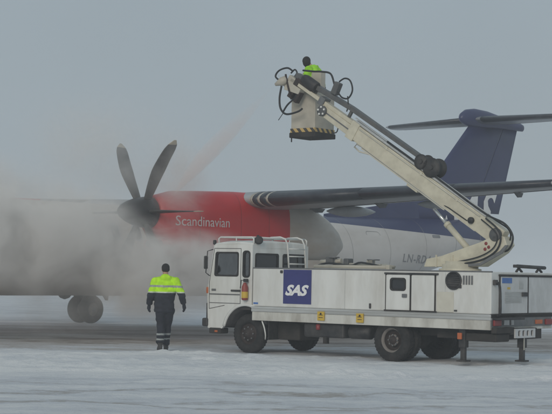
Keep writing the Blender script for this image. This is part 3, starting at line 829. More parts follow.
# interior
b = MB()
for y in (.15, 1.1):
    b.box((-.40, y, 1.05), (.08, y + .5, 1.25), 0, .05); b.box((.04, y, 1.2), (.14, y + .5, 1.66), 0, .05)
b.box((-.93, L0 + .05, 1.0), (-.66, R0 - .05, 1.46), 0, .05); b.box((-.93, L0 + .06, .9), (.19, R0 - .06, .98), 0)
b.build('cab_interior', M['brown_seat'], TK)
b = MB(); b.ring_loft([[Vector((-.52, .47, 1.62)) + (Vector((0, 1, 0)) * math.cos(a) + Vector((.45, 0, .89)) * math.sin(a)) * (.21 + .016 * math.cos(c)) + Vector((.89, 0, -.45)) * .016 * math.sin(c) for c in [2 * PI * k / 6 for k in range(6)]] for a in [2 * PI * i / 20 for i in range(21)]], 0, False)
b.tube([(-.52, .47, 1.62), (-.8, .47, 1.35)], .03, 8); b.build('steering_wheel', M['black'], TK)
# roof rack and ladder
b = MB()
zr = 2.42
for y in (L0 + .05, R0 - .05):
    b.tube([(-.72, y, 2.29), (-.73, y, zr - .03), (-.68, y, zr), (.18, y, zr), (.22, y, zr - .03), (.22, y, 2.27)], .018, 8)
    b.tube([(-.25, y, 2.30), (-.25, y, zr)], .013, 8)
for x in (-.68, -.25, .18): b.tube([(x, L0 + .05, zr), (x, R0 - .05, zr)], .016, 8)
b.build('roof_rack', M['pipe_white'], TK)
b = MB()
for y in (1.0, 1.60): b.tube([(.34, y + .06, 1.60), (.32, y, 2.30), (.28, y - .03, 2.41), (.16, y - .05, 2.45), (-.1, y - .05, 2.44)], .019, 8)
for z in (1.72, 1.88, 2.04, 2.2): b.tube([(.325, 1.03, z), (.325, 1.63, z)], .015, 8)
b.build('ladder', M['pipe_white'], TK)
b = MB(); b.lathe([(0, .05), (.03, .085), (.12, .09), (.17, .05)], (.20, .13, 2.36), (.6, -.5, 0), 16); b.tube([(.20, .13, 2.28), (.20, .13, 2.47)], .025, 8); b.build('work_lamp', M['black'], TK)
b = MB(); b.box((-.86, L0 + .0, 2.26), (-.80, L0 + .07, 2.36), 0, .02); b.build('marker_lamp', M['black'], TK)

# tank body
BX0, BX1, BZ0, BZ1, BR = .27, 5.95, .69, 1.78, 2.30
BY = -.10
b = MB(); b.box((BX0, BY, .985), (BX1, BR, BZ1), 0, .018); body = b.build('tank_body', M['truck_white'], TK)
b = MB(); b.box((BX0 + .002, BY - .012, .69), (BX1 - .01, BR, .872), 0, .01); b.build('side_skirt', M['skirt_white'], TK)
b = MB()
b.box((BX0 - .01, BY - .018, .874), (BX1 + .004, BY + .1, .983))
for k in range(2): b.box((BX0 - .012, BY - .027, .884 + .05 * k), (BX1 + .006, BY + .05, .922 + .05 * k), 0, .008)
b.build('guard_rail', M['alu'], TK)
b = MB(); b.box((BX0, BY - .004, 1.764), (BX1, BY + .05, 1.792), 0, .004); b.build('roof_edge', M['steel_grey'], body)
for x in (2.62,): groove('panel_gap', [(x, .99), (x, 1.76)], body, BY, .007, 'alu')
groove('panel_gap', [(4.95, .99), (4.95, 1.76)], body, BY, .007, 'alu')
# emblem panel
b = MB(); b.box((1.08, BY - .012, 1.06), (1.79, BY + .004, 1.755)); emb = b.build('emblem_panel', M['navy_logo'], TK)
lettering('emblem_lettering', 'SAS', lambda u, v, wv: (1.135 + .60 * u, BY - .016 - wv, 1.225 + .225 * v), M['white_print'], emb, bold=.045, shear=.35, extrude=.003, spacing=.95)
b = MB(); b.box((1.0, BY - .03, 1.68), (1.06, BY - .003, 1.74), 0, .01); b.build('latch', M['black'], TK)
b = MB(); b.box((.30, BY - .007, 1.03), (.42, BY + .002, 1.065)); b.build('small_plate', M['blue_label'], TK)
for x, z in ((2.07, .80), (3.02, .79)):
    b = MB(); b.box((x - .085, BY - .05, z - .055), (x + .085, BY - .03, z + .125)); p = b.build('warning_label', M['yellow'], TK)
    b = MB(); b.box((x - .05, BY - .053, z + .05), (x + .05, BY - .0505, z + .062)); b.box((x - .05, BY - .053, z + .0), (x + .05, BY - .0505, z + .012)); b.box((x - .02, BY - .053, z + .065), (x + .02, BY - .0505, z + .1)); b.build('label_print', M['chassis'], p)
b = MB(); b.box((3.22, BY - .03, 1.02), (3.26, BY - .003, 1.12), 0, .008); b.build('latch', M['black'], TK)
# pair of equipment doors
b = MB()
b.box((3.58, BY - .045, 1.700), (4.80, BY + .01, 1.735), 0, .006); b.build('drip_rail', M['black'], TK)
for nm, x0, x1 in (('side_door', 3.62, 4.165), ('side_door', 4.205, 4.72)):
    b = MB(); hol = [rrect(3.73, 1.40, 4.06, 1.615, .05)] if x0 < 4 else []
    b.plate(rrect(x0, .985, x1, 1.69, .02, 3)[::-1], hol, .02, lambda u, v, wv: (u, BY - .026 + .024 * wv, v)); d = b.build(nm, M['truck_white'], TK)
    if hol:
        b = MB(); b.plate(rrect(3.725, 1.395, 4.065, 1.62, .05), [], .01, lambda u, v, wv: (u, BY - .012 + .01 * wv, v)); b.build('pane', M['dark_glass'], d)
        b = MB(); b.plate(rrect(3.71, 1.38, 4.08, 1.635, .06), [rrect(3.745, 1.415, 4.045, 1.60, .05)], .01, lambda u, v, wv: (u, BY - .036 + .012 * wv, v)); b.build('window_seal', M['rubber'], d)
        b = MB(); b.box((4.0, BY - .055, 1.255), (4.11, BY - .027, 1.325), 0, .008); b.build('handle', M['steel_grey'], d)
b = MB(); b.box((4.168, BY - .032, .985), (4.202, BY, 1.70)); b.box((3.595, BY - .02, .985), (3.617, BY, 1.70)); b.box((4.723, BY - .02, .985), (4.745, BY, 1.70)); b.box((3.58, BY - .04, .984), (4.78, BY - .028, 1.012)); b.build('door_frame', M['chassis'], TK)
# access panel, round blower vent, grille
b = MB(); b.box((4.77, BY - .012, 1.0), (5.14, BY + .004, 1.38), 0, .006); b.build('access_panel', M['panel_cream'], TK)
b = MB(); b.lathe([(0, .175), (.03, .175), (.035, .16), (.03, .15), (.012, .148), (.014, .01)], (5.14, BY, 1.60), (0, -1, 0), 28); 
for k in range(6): b.box((5.0, BY - .028, 1.49 + .042 * k), (5.28, BY - .02, 1.505 + .042 * k))
b.build('blower_vent', M['black'], TK)
b = MB(); b.box((5.26, BY - .02, 1.46), (5.31, BY - .004, 1.52)); b.build('latch', M['black'], TK)
for k in range(4):
    b = MB(); b.box((5.34 + .06 * k, BY - .014, 1.53), (5.375 + .06 * k, BY + .002, 1.70), 0, .003); b.build('louver', M['steel_grey'], TK)
b = MB(); b.box((5.16, BY - .02, 1.02), (5.22, BY - .003, 1.05)); b.build('latch', M['black'], TK)
# rear face
RX = BX1
b = MB(); b.box((RX - .03, BY + .0, .92), (RX + .012, BR, .99)); b.box((RX, .16, 1.70), (RX + .05, BR, 1.735), 0, .006); b.box((RX, .18, .965), (RX + .045, BR, .995), 0, .004); b.box((RX, .18, .99), (RX + .025, .205, 1.70)); b.build('rear_frame', M['chassis'], TK)
b = MB(); b.box((RX - .02, BY + .02, .75), (RX + .004, BR - .02, .92)); b.build('rear_sill', M['steel_grey'], TK)
for i, (y0, y1) in enumerate(((.212, 1.245), (1.275, 2.285))):
    b = MB(); b.box((RX + .003, y0, 1.0), (RX + .028, y1, 1.695), 0, .006); d = b.build('rear_door', M['rear_white'], TK)
    if i == 0:
        b = MB(); b.box((RX + .028, .25, 1.57), (RX + .033, .62, 1.67)); b.build('notice_plate', M['blue_label'], d)
        b = MB(); b.box((RX + .028, .9, 1.46), (RX + .033, 1.07, 1.62)); b.build('notice_plate', M['alu'], d)
        b = MB()
        for k in range(7): b.box((RX + .026, .36, 1.20 + .031 * k), (RX + .036, 1.0, 1.22 + .031 * k), 0, .002)
        b.build('louver_panel', M['alu'], d)
        b = MB(); b.box((RX + .028, 1.0, 1.32), (RX + .06, 1.2, 1.40), 0, .008); b.build('handle', M['black'], d)
        b = MB(); b.box((RX + .028, .45, 1.455), (RX + .032, .56, 1.495)); b.build('label', M['yellow'], d)
b = MB(); b.box((RX + .002, 1.248, .99), (RX + .035, 1.272, 1.70)); b.build('door_post', M['chassis'], TK)
b = MB(); b.tube([(RX + .01, -.01, 1.6), (RX + .07, 0, 1.58), (RX + .08, .08, 1.48), (RX + .08, .1, 1.0), (RX + .01, .1, .96)], .026, 8, smooth_path=4); b.box((RX, -.05, 1.53), (RX + .06, .05, 1.63), 0, .01); b.build('grab_pipe', M['black'], TK)
b = MB(); b.box((RX, -.06, .885), (RX + .22, .80, .925), 0, .008); b.build('rear_step', M['black'], TK)
for y in (-.04, 1.98):
    b = MB(); b.box((RX + .005, y, .77), (RX + .05, y + .26, .88), 0, .01); b.build('tail_lamp', M['red_lens'], TK)
b = MB(); b.box((RX + .006, .35, .78), (RX + .03, .55, .88), 0, .005); b.box((RX + .006, .62, .78), (RX + .03, .72, .88)); b.build('number_plate', M['rear_white'], TK)
b = MB(); b.box((RX + .006, 1.6, .79), (RX + .03, 1.85, .87)); b.build('tail_lamp', M['orange'], TK)
# rear lamp bar on the roof
b = MB(); b.tube([(RX - .12, 1.08, 1.90), (RX - .12, 2.2, 1.88)], .035, 8)
for y in (1.15, 1.95): b.tube([(RX - .12, y - .1, 1.79), (RX - .12, y, 1.86), (RX - .12, y + .12, 1.79)], .025, 8)
b.box((RX - .18, 1.02, 1.87), (RX - .06, 1.2, 1.93), 0, .01); b.build('lamp_bar', M['black'], TK)

# chassis and running gear
b = MB()
for y in (.55, 1.5): b.box((-.9, y, .62), (RX - .05, y + .09, .80))
b.box((-.9, .3, .5), (.7, 1.8, .72)); b.box((.7, .45, .52), (RX - .1, 1.75, .66))
b.box((.52, .25, .30), (1.25, .95, .66), 0, .03); b.box((4.6, .2, .50), (RX - .02, 1.9, .69))
b.tube([(1.2, 1.05, .45), (3.7, 1.05, .45)], .06, 8); b.build('chassis_frame', M['chassis'], TK)
b = MB(); b.box((1.55, -.02, .40), (2.55, .5, .68), 0, .04); b.build('fuel_tank', M['black'], TK)
b = MB(); b.lathe([(0, .06), (.03, .13), (.5, .13), (.53, .06)], (2.62, .12, .53), (1, 0, 0), 18); b.build('air_tank', M['black'], TK)
b = MB(); b.box((2.05, -.03, .28), (2.14, .06, .41)); b.build('mud_strap', M['chassis'], TK)
b = MB(); b.lathe([(0, .045), (.03, .05), (.1, .05), (.12, .02)], (1.92, BY + .08, .55), (0, 0, 1), 14); b.build('valve_cap', M['red_lens'], TK)
b = MB(); b.box((.66, L0 + .02, .3), (.69, .35, .70), 0, .005); b.build('mud_flap', M['rubber'], TK)
b = MB(); b.tube([(.52, L0 + .0, .68), (.58, L0, .55), (.60, L0 + .02, .40), (.57, L0 + .05, .3)], [.016, .016, .014, .010], 8, smooth_path=3); b.build('drain_hose', M['pipe_white'], TK)
def tyre(b, c, wdt, r, sgn):
    cx, cy, cz = c
    b.lathe([(-wdt / 2, r * .58), (-wdt / 2, r * .84), (-wdt * .42, r * .95), (-wdt * .30, r), (wdt * .30, r), (wdt * .42, r * .95), (wdt / 2, r * .84), (wdt / 2, r * .58), (-wdt / 2, r * .58)], c, (0, 1, 0), 40, 0, cap=False)
    for k in range(36):
        a = 2 * PI * k / 36
        for yy, da in ((-.2, 0), (.2, .08)):
            p = Vector((cx + (r + .002) * math.cos(a + da), cy + yy * wdt, cz + (r + .002) * math.sin(a + da)))
            rot = Matrix.Rotation(-(a + da), 3, 'Y')
            b.box((p.x - .003, p.y - wdt * .13, p.z - .020), (p.x + .003, p.y + wdt * .13, p.z + .020), 0, 0, rot)
def wheel(name, cx, cy, r, dual, side):
    """side: -1 = left (outer face toward -y)"""
    wdt = .22
    b = MB(); tyre(b, (cx, cy, r), wdt, r, side)
    w_ = b.build(name, M['rubber'], TK)
    b = MB(); o = side
    if dual: prof = [(.10, .60), (.085, .58), (.07, .52), (.03, .49), (-.05, .46), (-.07, .34), (-.02, .30), (.02, .28), (.03, .20), (.06, .18), (.075, .02)]
    else: prof = [(.10, .60), (.08, .585), (.03, .56), (.02, .46), (.06, .38), (.10, .30), (.11, .22), (.15, .20), (.16, .02)]
    b.lathe([(a, q * r) for a, q in prof], (cx, cy, r), (0, o, 0), 32, 0, cap=False, mis=([0] * 3 + [1] * (len(prof) - 4)) if not dual else [0, 0, 0, 1, 1, 1, 1, 0, 1, 1])
    ri = b.build('rim', [M['rim'] if dual else M['hub_dark'], M['hub_dark']], w_)
    b = MB()
    for k in range(8):
        a = 2 * PI * k / 8; rr = r * (.25 if dual else .33)
        b.lathe([(0, .018), (.03, .018), (.035, .012)], (cx + rr * math.cos(a), cy + o * (.02 if dual else .075), r + rr * math.sin(a)), (0, o, 0), 6, 0)
    b.build('wheel_nuts', M['steel_grey'], w_)
    if dual:
        b = MB(); tyre(b, (cx, cy - side * .27, r), wdt, r, side); b.build('inner_tyre', M['rubber'], w_)
FR, RR_ = .405, .415
wheel('front_wheel', .08, .11, FR, False, -1); wheel('front_wheel', .08, 1.93, FR, False, 1)
wheel('rear_wheel', 3.68, .09, RR_, True, -1); wheel('rear_wheel', 3.68, 1.95, RR_, True, 1)
b = MB(); b.tube([(.08, .1, .40), (.08, 1.93, .40)], .06, 8); b.build('axle', M['chassis'], TK)
b = MB(); b.tube([(3.68, .1, .41), (3.68, 1.95, .41)], .08, 10); ax_ = b.build('axle', M['chassis'], TK)
b = MB(); b.lathe([(-.2, .08), (-.1, .19), (.1, .19), (.2, .08)], (3.68, 1.02, .42), (0, 1, 0), 18); b.build('differential', M['chassis'], ax_)
b = MB(); b.ring_loft([[(3.68 + r * math.cos(a), y, .42 + r * math.sin(a)) for r, y in ((.49, -.04), (.51, -.04), (.51, .42), (.49, .42))] for a in [rad(40 + 100 * i / 10) for i in range(11)]], 0, True, True); b.build('mudguard', M['black'], TK)
# rear outriggers and bumper
def outrigger(x, y, plate):
    b = MB(); b.box((x - .045, y - .045, .10), (x + .045, y + .045, .72), 0, .008); b.box((x - .07, y - .07, .34), (x + .07, y + .07, .70), 0, .008); b.box((x - .10, y - .10, .075), (x + .10, y + .10, .105), 0, .006)
    return b.build('outrigger_leg', M['black'], TK)
og = outrigger(5.28, .05, 0)
b = MB(); b.box((5.24, BY - .04 + .02, .50), (5.33, BY - .005 + .02, .62), 0, .005); b.build('reflector', M['orange'], og)
og = outrigger(RX + .02, 1.06, 0)
b = MB(); b.box((RX + .095, .985, .30), (RX + .1, 1.015, .55)); b.build('reflector', M['panel_cream'], og)
b = MB(); b.plate([(.60, .535), (1.38, .535), (1.38, .71), (.60, .71)], [rrect(.71 + .165 * k, .565, .80 + .165 * k, .68, .03, 3) for k in range(4)], .03, lambda u, v, wv: (RX + .13 - .03 * wv, u, v)); b.build('rear_bumper', M['rear_white'], TK)
b = MB(); b.box((RX - .02, -.06, .63), (RX + .1, .62, .74), 0, .01); b.box((5.35, .0, .47), (RX + .06, .5, .62), 0, .02); b.box((RX, .5, .6), (RX + .098, 1.5, .72), 0, .01); b.build('rear_beam', M['chassis'], TK)

# roof fittings: hatches, pipes and hose ends along the near roof edge
b = MB(); b.lathe([(0, .24), (.05, .24), (.06, .26), (.09, .26), (.10, .2), (.13, .05)], (2.15, .55, 1.78), (0, 0, 1), 24); b.box((2.05, .25, 1.87), (2.25, .35, 1.94), 0, .01); b.build('roof_hatch', M['basket_grey'], TK)
b = MB(); b.lathe([(0, .24), (.05, .24), (.06, .26), (.09, .26), (.10, .2), (.13, .05)], (3.05, .6, 1.78), (0, 0, 1), 24); b.box((2.85, .3, 1.87), (3.0, .4, 1.97), 0, .01); b.build('roof_hatch', M['basket_grey'], TK)
b = MB(); b.tube([(1.75, .05, 1.83), (3.55, .05, 1.83)], .04, 10); b.tube([(1.8, .2, 1.92), (2.3, .22, 1.95)], .05, 10); b.tube([(2.55, .15, 1.88), (3.3, .16, 1.86)], .035, 10); b.box((3.52, .0, 1.785), (3.60, .1, 1.88), 0, .01); b.build('roof_pipe', M['basket_grey'], TK)
b = MB(); b.box((1.98, .1, 1.90), (2.16, .28, 2.03), 0, .02); b.box((2.42, .1, 1.785), (2.54, .3, 2.0), 0, .02); b.build('roof_valve', M['tray_grey'], TK)
b = MB(); b.box((1.76, .02, 1.785), (3.6, 1.4, 1.80)); b.build('roof_walkway', M['alu'], TK)
for x, y, z, r in ((2.16, .16, 2.02, .10), (3.02, .30, 1.98, .12), (2.72, .2, 1.90, .07)):
    b = MB(); b.ring_loft([[Vector((x + (r + .014 * math.cos(c)) * math.cos(a), y + (r + .014 * math.cos(c)) * math.sin(a), z + .014 * math.sin(c))) for c in [2 * PI * k / 6 for k in range(6)]] for a in [2 * PI * i / 18 for i in range(19)]], 0, False)
    b.tube([(x - r, y, z), (x + r, y, z)], .009, 6); b.tube([(x, y - r, z), (x, y + r, z)], .009, 6); b.tube([(x, y, z), (x, y, 1.79)], .016, 8); b.build('hand_wheel', M['steel_grey'], TK)
b = MB(); b.tube([(1.8, .12, 1.86), (2.1, .06, 1.90), (2.6, .1, 1.86), (2.9, .05, 1.92), (3.4, .12, 1.84)], .02, 8, smooth_path=5); b.build('roof_hose', M['hose'], TK)

# ---- turret, booms (in the vertical plane y = BYC)
BYC = 1.10
b = MB(); b.lathe([(0, .42), (.05, .42), (.06, .36), (.14, .36), (.15, .30), (.20, .3)], (4.55, BYC, 1.78), (0, 0, 1), 28); b.build('turret', M['boom_cream'], TK)
b = MB(); b.prism([(3.80, 1.86), (3.86, 2.02), (4.2, 2.08), (5.10, 2.36), (5.42, 2.50), (5.62, 2.46), (5.68, 2.30), (5.55, 2.15), (5.1, 1.88)], BYC - .16, BYC + .16, 0, .012); low = b.build('lower_boom', M['boom_cream'], TK)
for x in (4.08, 4.45):
    b = MB(); b.box((x, BYC - .175, 1.86), (x + .03, BYC - .155, 2.10)); b.build('stiffener', M['boom_cream'], low)
b = MB(); b.tube([(4.5, BYC - .19, 1.90), (5.1, BYC - .19, 2.0), (5.45, BYC - .19, 2.18), (5.56, BYC - .19, 2.42), (5.48, BYC - .19, 2.62), (5.2, BYC - .15, 2.82)], .018, 8, smooth_path=5); b.tube([(4.5, BYC - .2, 1.95), (5.05, BYC - .2, 2.06), (5.38, BYC - .2, 2.22), (5.49, BYC - .2, 2.42), (5.42, BYC - .2, 2.58), (5.1, BYC - .15, 2.80)], .013, 8, smooth_path=5); b.build('hydraulic_hose', M['hose'], TK)
# cable cover strip that runs under the elbow
b = MB(); b.prism([(4.7, 1.86), (5.12, 1.90), (5.60, 2.14), (5.72, 2.30), (5.66, 2.30), (5.55, 2.19), (5.1, 1.95), (4.7, 1.92)], BYC - .20, BYC - .165, 0, .004); b.build('cable_cover', M['steel_grey'], low)
# upper boom: axis from elbow to tip
E0 = Vector((5.42, 0, 2.50)); E1 = Vector((.12, 0, 5.88))
dv = (E1 - E0).normalized(); nv = Vector((dv.z, 0, -dv.x))      # nv points up and back
if nv.z < 0: nv = -nv
BL = (E1 - E0).length
def bp(t, h, y=0.0): return E0 + dv * t + nv * h + Vector((0, BYC + y, 0))
def beam(b, t0, t1, h0, h1, hw, mi=0, bev=.01, h0b=None, h1b=None, y=0):
    h0b = h0 if h0b is None else h0b; h1b = h1 if h1b is None else h1b
    P = [bp(t0, h0), bp(t1, h0b), bp(t1, h1b), bp(t0, h1)]
    b.prism([(p.x, p.z) for p in P], BYC - hw + y, BYC + hw + y, mi, bev)
JT = 4.12
b = MB(); beam(b, -.12, JT, -.20, .155, .115, 0, .012, -.185, .135); up = b.build('upper_boom', M['boom_cream'], TK)
b = MB(); beam(b, 3.4, 5.08, -.185, .05, .095, 0, .01, -.175, .045); inner = b.build('extension_boom', M['boom_cream'], TK)
b = MB(); beam(b, 3.6, 6.12, .055, .145, .07, 0, .008, .03, .11); b.build('jib_beam', M['boom_cream'], inner)
b = MB(); beam(b, 3.9, 5.05, -.075, -.045, .1, 0, .004); b.build('slide_rail', M['steel_grey'], inner)
b = MB(); beam(b, JT - .16, JT + .05, -.22, .17, .135, 0, .01); b.build('boom_collar', M['boom_cream'], up)
b = MB(); beam(b, .4, JT, .155, .20, .05, 0, .006, y=-.06); beam(b, .4, JT + .05, .215, .235, .02, 0, .004, y=-.07); b.build('slide_rail', M['alu'], up)
b = MB(); beam(b, 1.3, 3.7, -.25, -.215, .02, 0, .004, y=-.05); b.tube([bp(3.7, -.2, -.05), bp(3.86, -.22, -.05), bp(3.88, -.3, -.05), bp(3.72, -.32, -.05), bp(3.45, -.23, -.05)], .018, 8); b.build('tool_rail', M['panel_cream'], up)
b = MB(); b.tube([bp(.5, .105, -.125), bp(2.2, .10, -.125), bp(JT - .2, .09, -.125)], .013, 6); b.build('side_pipe', M['panel_cream'], up)
b = MB(); b.tube([bp(.7, -.12, -.12), bp(1.2, -.13, -.125), bp(1.35, -.155, -.10)], .012, 6); b.build('side_pipe', M['hose'], up)
for t in (1.1, 2.1, 3.1): 
    b = MB(); beam(b, t, t + .05, .075, .135, .135, 0, .003); b.build('pipe_clip', M['boom_cream'], up)
b = MB(); beam(b, .45, 3.9, -.204, -.192, .123, 0, .002, -.190, -.178); b.build('edge_flange', M['panel_cream'], up)
# elbow pin discs
for t, h, r, m in ((.0, .0, .13, 'tray_grey'), (.62, -.06, .065, 'black')):
    b = MB(); p = bp(t, h, -.12); b.lathe([(0, r), (.05, r), (.06, r * .85), (.062, r * .4), (.075, r * .35), (.075, .01)], p, (0, -1, 0), 24); b.build('pivot_pin', M[m], up)
b = MB()
for p in ((5.22, 2.33), (5.20, 2.22), (5.28, 2.26)): b.lathe([(0, .035), (.012, .03), (.013, .01)], (p[0], BYC - .16, p[1]), (0, -1, 0), 12)
b.build('warning_sticker', M['red_lens'], low)
# hose tray above the boom with the reel at its lower end
b = MB(); beam(b, 2.15, 4.4, .31, .385, .08, 0, .008, .28, .375); beam(b, 4.4, 6.05, .28, .375, .08, 0, .008, .16, .27)
b.build('hose_tray', M['tray_grey'], up)
for t in (2.3, 4.35, 5.4):
    b = MB(); beam(b, t, t + .06, .12, .34 if t < 5 else .25, .03, 0, .004); b.build('tray_bracket', M['tray_grey'], up)
b = MB()
for (t, h, r) in ((1.98, .33, .20), (2.26, .30, .155)):
    p = bp(t, h, -.14); b.lathe([(0, r * .3), (0, r), (.025, r), (.026, r * .72), (.25, r * .72), (.255, r), (.28, r), (.28, r * .3)], p, (0, 1, 0), 30)
    b.lathe([(0, .05), (.03, .04)], p, (0, -1, 0), 12)
b.build('hose_reel', M['black'], TK)
# lift cylinder between booms
b = MB(); a0 = Vector((4.83, BYC - .06, 2.16)); a1 = Vector((3.96, BYC - .06, 3.02)); dd = a1 - a0
b.tube([a0, a0 + dd * .62], .062, 14, 0); b.tube([a0 + dd * .60, a0 + dd * .66], .072, 14, 0); b.tube([a0 + dd * .64, a1], .034, 12, 1); b.build('lift_cylinder', [M['boom_cream'], M['chrome']], TK)
b = MB(); beam(b, 2.05, 2.35, -.30, -.13, .05, 0, .01); b.build('cylinder_lug', M['boom_cream'], up)
# loops of hose at the elbow
b = MB()
b.tube([bp(.9, .2, -.1), bp(.35, .22, -.12), bp(-.05, .28, -.12), bp(-.32, .16, -.1), bp(-.36, -.1, -.06), bp(-.2, -.24, -.02), bp(-.02, -.14, 0)], .02, 8, smooth_path=6)
b.tube([bp(.7, .19, 0), bp(.2, .2, 0), bp(-.12, .2, 0), bp(-.24, .05, .02), bp(-.16, -.14, .04)], .017, 8, smooth_path=6)
b.tube([bp(3.2, .22, -.1), bp(2.0, .22, -.1), bp(.9, .2, -.1)], .022, 8, smooth_path=4); b.build('hydraulic_hose', M['hose'], TK)
b = MB(); beam(b, 5.05, 5.2, .0, .18, .11, 0, .01); b.box((5.0, BYC - .2, 2.5), (5.0, BYC - .2, 2.5)) if False else None; b.build('valve_block', M['steel_grey'], inner)
# pivot ring where the basket carrier meets the boom
p = bp(4.98, -.07, -.10); b = MB(); b.lathe([(0, .115), (.04, .115), (.045, .08), (.045, .015)], p, (0, -1, 0), 22, 0)
for k in range(5):
    a = 2 * PI * k / 5 + .3; b.lathe([(0, .022), (.015, .022)], p + Vector((.08 * math.cos(a), -.045, .08 * math.sin(a))), (0, -1, 0), 10, 1)
b.build('pivot_ring', [M['tray_grey'], M['pipe_white']], inner)
b = MB(); beam(b, 4.6, 5.0, -.06, .06, .10, 0, .01, y=.16); b.build('basket_carrier', M['boom_cream'], inner)
# nozzle head at the tip
tipc = bp(6.25, .0)
b = MB(); beam(b, 5.75, 6.15, -.10, .02, .09, 0, .01, -.2, .02); beam(b, 5.98, 6.2, -.16, .14, .07, 0, .015); b.lathe([(0, .04), (.03, .09), (.14, .10), (.2, .07), (.3, .03)], tipc + Vector((.05, -.05, .0)), (-.75, -.3, -.35), 16, 0); b.build('nozzle_head', M['basket_grey'], TK)
b = MB(); beam(b, 5.5, 5.95, .11, .20, .09, 0, .01); beam(b, 5.72, 5.8, -.3, -.05, .07, 0, .01); beam(b, 5.88, 6.0, -.28, .18, .085, 0, .01); b.build('nozzle_bracket', M['hub_dark'], TK)
b = MB(); b.tube([tipc + Vector((.02, -.08, .1)), tipc + Vector((.1, -.1, -.15)), tipc + Vector((.2, -.1, -.45))], .022, 8); b.build('nozzle_pipe', M['hub_dark'], TK)
b = MB()
T = lambda x, z, y=-.06: Vector((x, BYC + y, z))
b.tube([T(.35, 6.02), T(.2, 6.10), T(-.02, 6.06), T(-.12, 5.94), T(.0, 5.84), T(.12, 5.82)], .020, 8, smooth_path=6)
b.tube([T(.05, 5.72), T(.0, 5.45), T(.04, 5.22), T(.2, 5.10), T(.5, 5.14), T(.62, 5.2)], .022, 8, smooth_path=6)
b.tube([T(.1, 5.15), T(.22, 5.3), T(.42, 5.45), T(.5, 5.6)], .02, 8, smooth_path=6)
b.tube([T(.3, 5.98), T(.4, 6.05), T(.46, 5.98), T(.4, 5.9)], .018, 8, smooth_path=6)
b.tube([T(-.02, 4.98), T(.1, 5.12)], .008, 6)
b.tube([T(.62, 6.02), T(.9, 5.98), T(1.12, 5.96), T(1.35, 5.9), T(1.45, 5.68), T(1.5, 5.52)], .021, 8, smooth_path=6)
b.tube([T(1.58, 5.72), T(1.72, 5.78), T(1.86, 5.72), T(1.92, 5.52), T(1.82, 5.36), T(1.66, 5.38), T(1.55, 5.5)], .018, 8, smooth_path=6)
b.tube([T(1.8, 5.40), T(1.82, 5.2), T(1.78, 5.08)], .014, 6, smooth_path=3)
b.build('basket_hose', M['hose'], TK)
b = MB(); p = bp(5.62, .26, -.07); b.lathe([(-.22, .10), (-.2, .115), (.12, .115), (.2, .09), (.21, .02)], p, dv, 18); b.build('work_lamp', M['black'], TK)
b = MB(); b.box((1.42, BYC - .1, 5.45), (1.56, BYC + .05, 5.72), 0, .02, rot=Matrix.Rotation(rad(25), 3, 'Y')); b.build('control_box', M['tray_grey'], TK)

# basket
X0, X1, Y0, Y1, Z0, Z1 = .13, .77, 1.30, 2.00, 4.74, 5.62
b = MB(); th = .03
for lo, hi in (((X0, Y0, Z0), (X1, Y0 + th, Z1)), ((X0, Y1 - th, Z0), (X1, Y1, Z1)), ((X0, Y0 + th, Z0), (X0 + th, Y1 - th, Z1)), ((X1 - th, Y0 + th, Z0), (X1, Y1 - th, Z1 - .04))): b.box(lo, hi, 0, .008)
b.box((X0 + th, Y0 + th, Z0 + .0), (X1 - th, Y1 - th, Z0 + .03)); bk = b.build('basket', M['basket_grey'], TK)
b = MB(); b.box((X0 - .012, Y0 - .012, Z0 - .015), (X1 + .012, Y0 - .002, Z0 + .07)); b.box((X1 + .002, Y0 - .012, Z0 - .015), (X1 + .012, Y1 + .01, Z0 + .07)); b.box((X0 - .012, Y0 - .002, Z0 - .015), (X0 - .002, Y1 + .01, Z0 + .07)); b.build('hazard_band', M['hazard'], bk)
b = MB(); b.box((X0 - .03, Y0 - .03, Z0 - .13), (X1 + .03, Y1 + .03, Z0 - .018), 0, .015); b.box((X0, Y0, Z0 - .22), (X0 + .02, Y0 + .02, Z0 - .1)); b.box((X1 - .1, Y0, Z0 - .2), (X1 - .08, Y0 + .02, Z0 - .1)); b.build('basket_base', M['chassis'], bk)
b = MB(); b.tube([(X0, Y0 + .02, Z1 + .03), (X1, Y0 + .02, Z1 + .03), (X1, Y1 - .02, Z1 - .0), (X0, Y1 - .02, Z1 + .03), (X0, Y0 + .02, Z1 + .03)], .022, 8); b.tube([(X1 + .02, Y1 - .1, Z0 + .0), (X1 + .16, Y1 - .1, Z0 + .03), (X1 + .18, Y1 - .1, Z0 + .3), (X1 + .02, Y1 - .1, Z0 + .4)], .014, 8, smooth_path=4); b.build('basket_rail', M['tray_grey'], bk)
b = MB(); b.box((.24, 1.52, 5.5), (.74, 1.55, 6.05), 0, .012); b.box((.71, 1.55, 5.5), (.74, 1.70, 6.05), 0, .012); b.build('wind_shield', M['basket_grey'], bk)

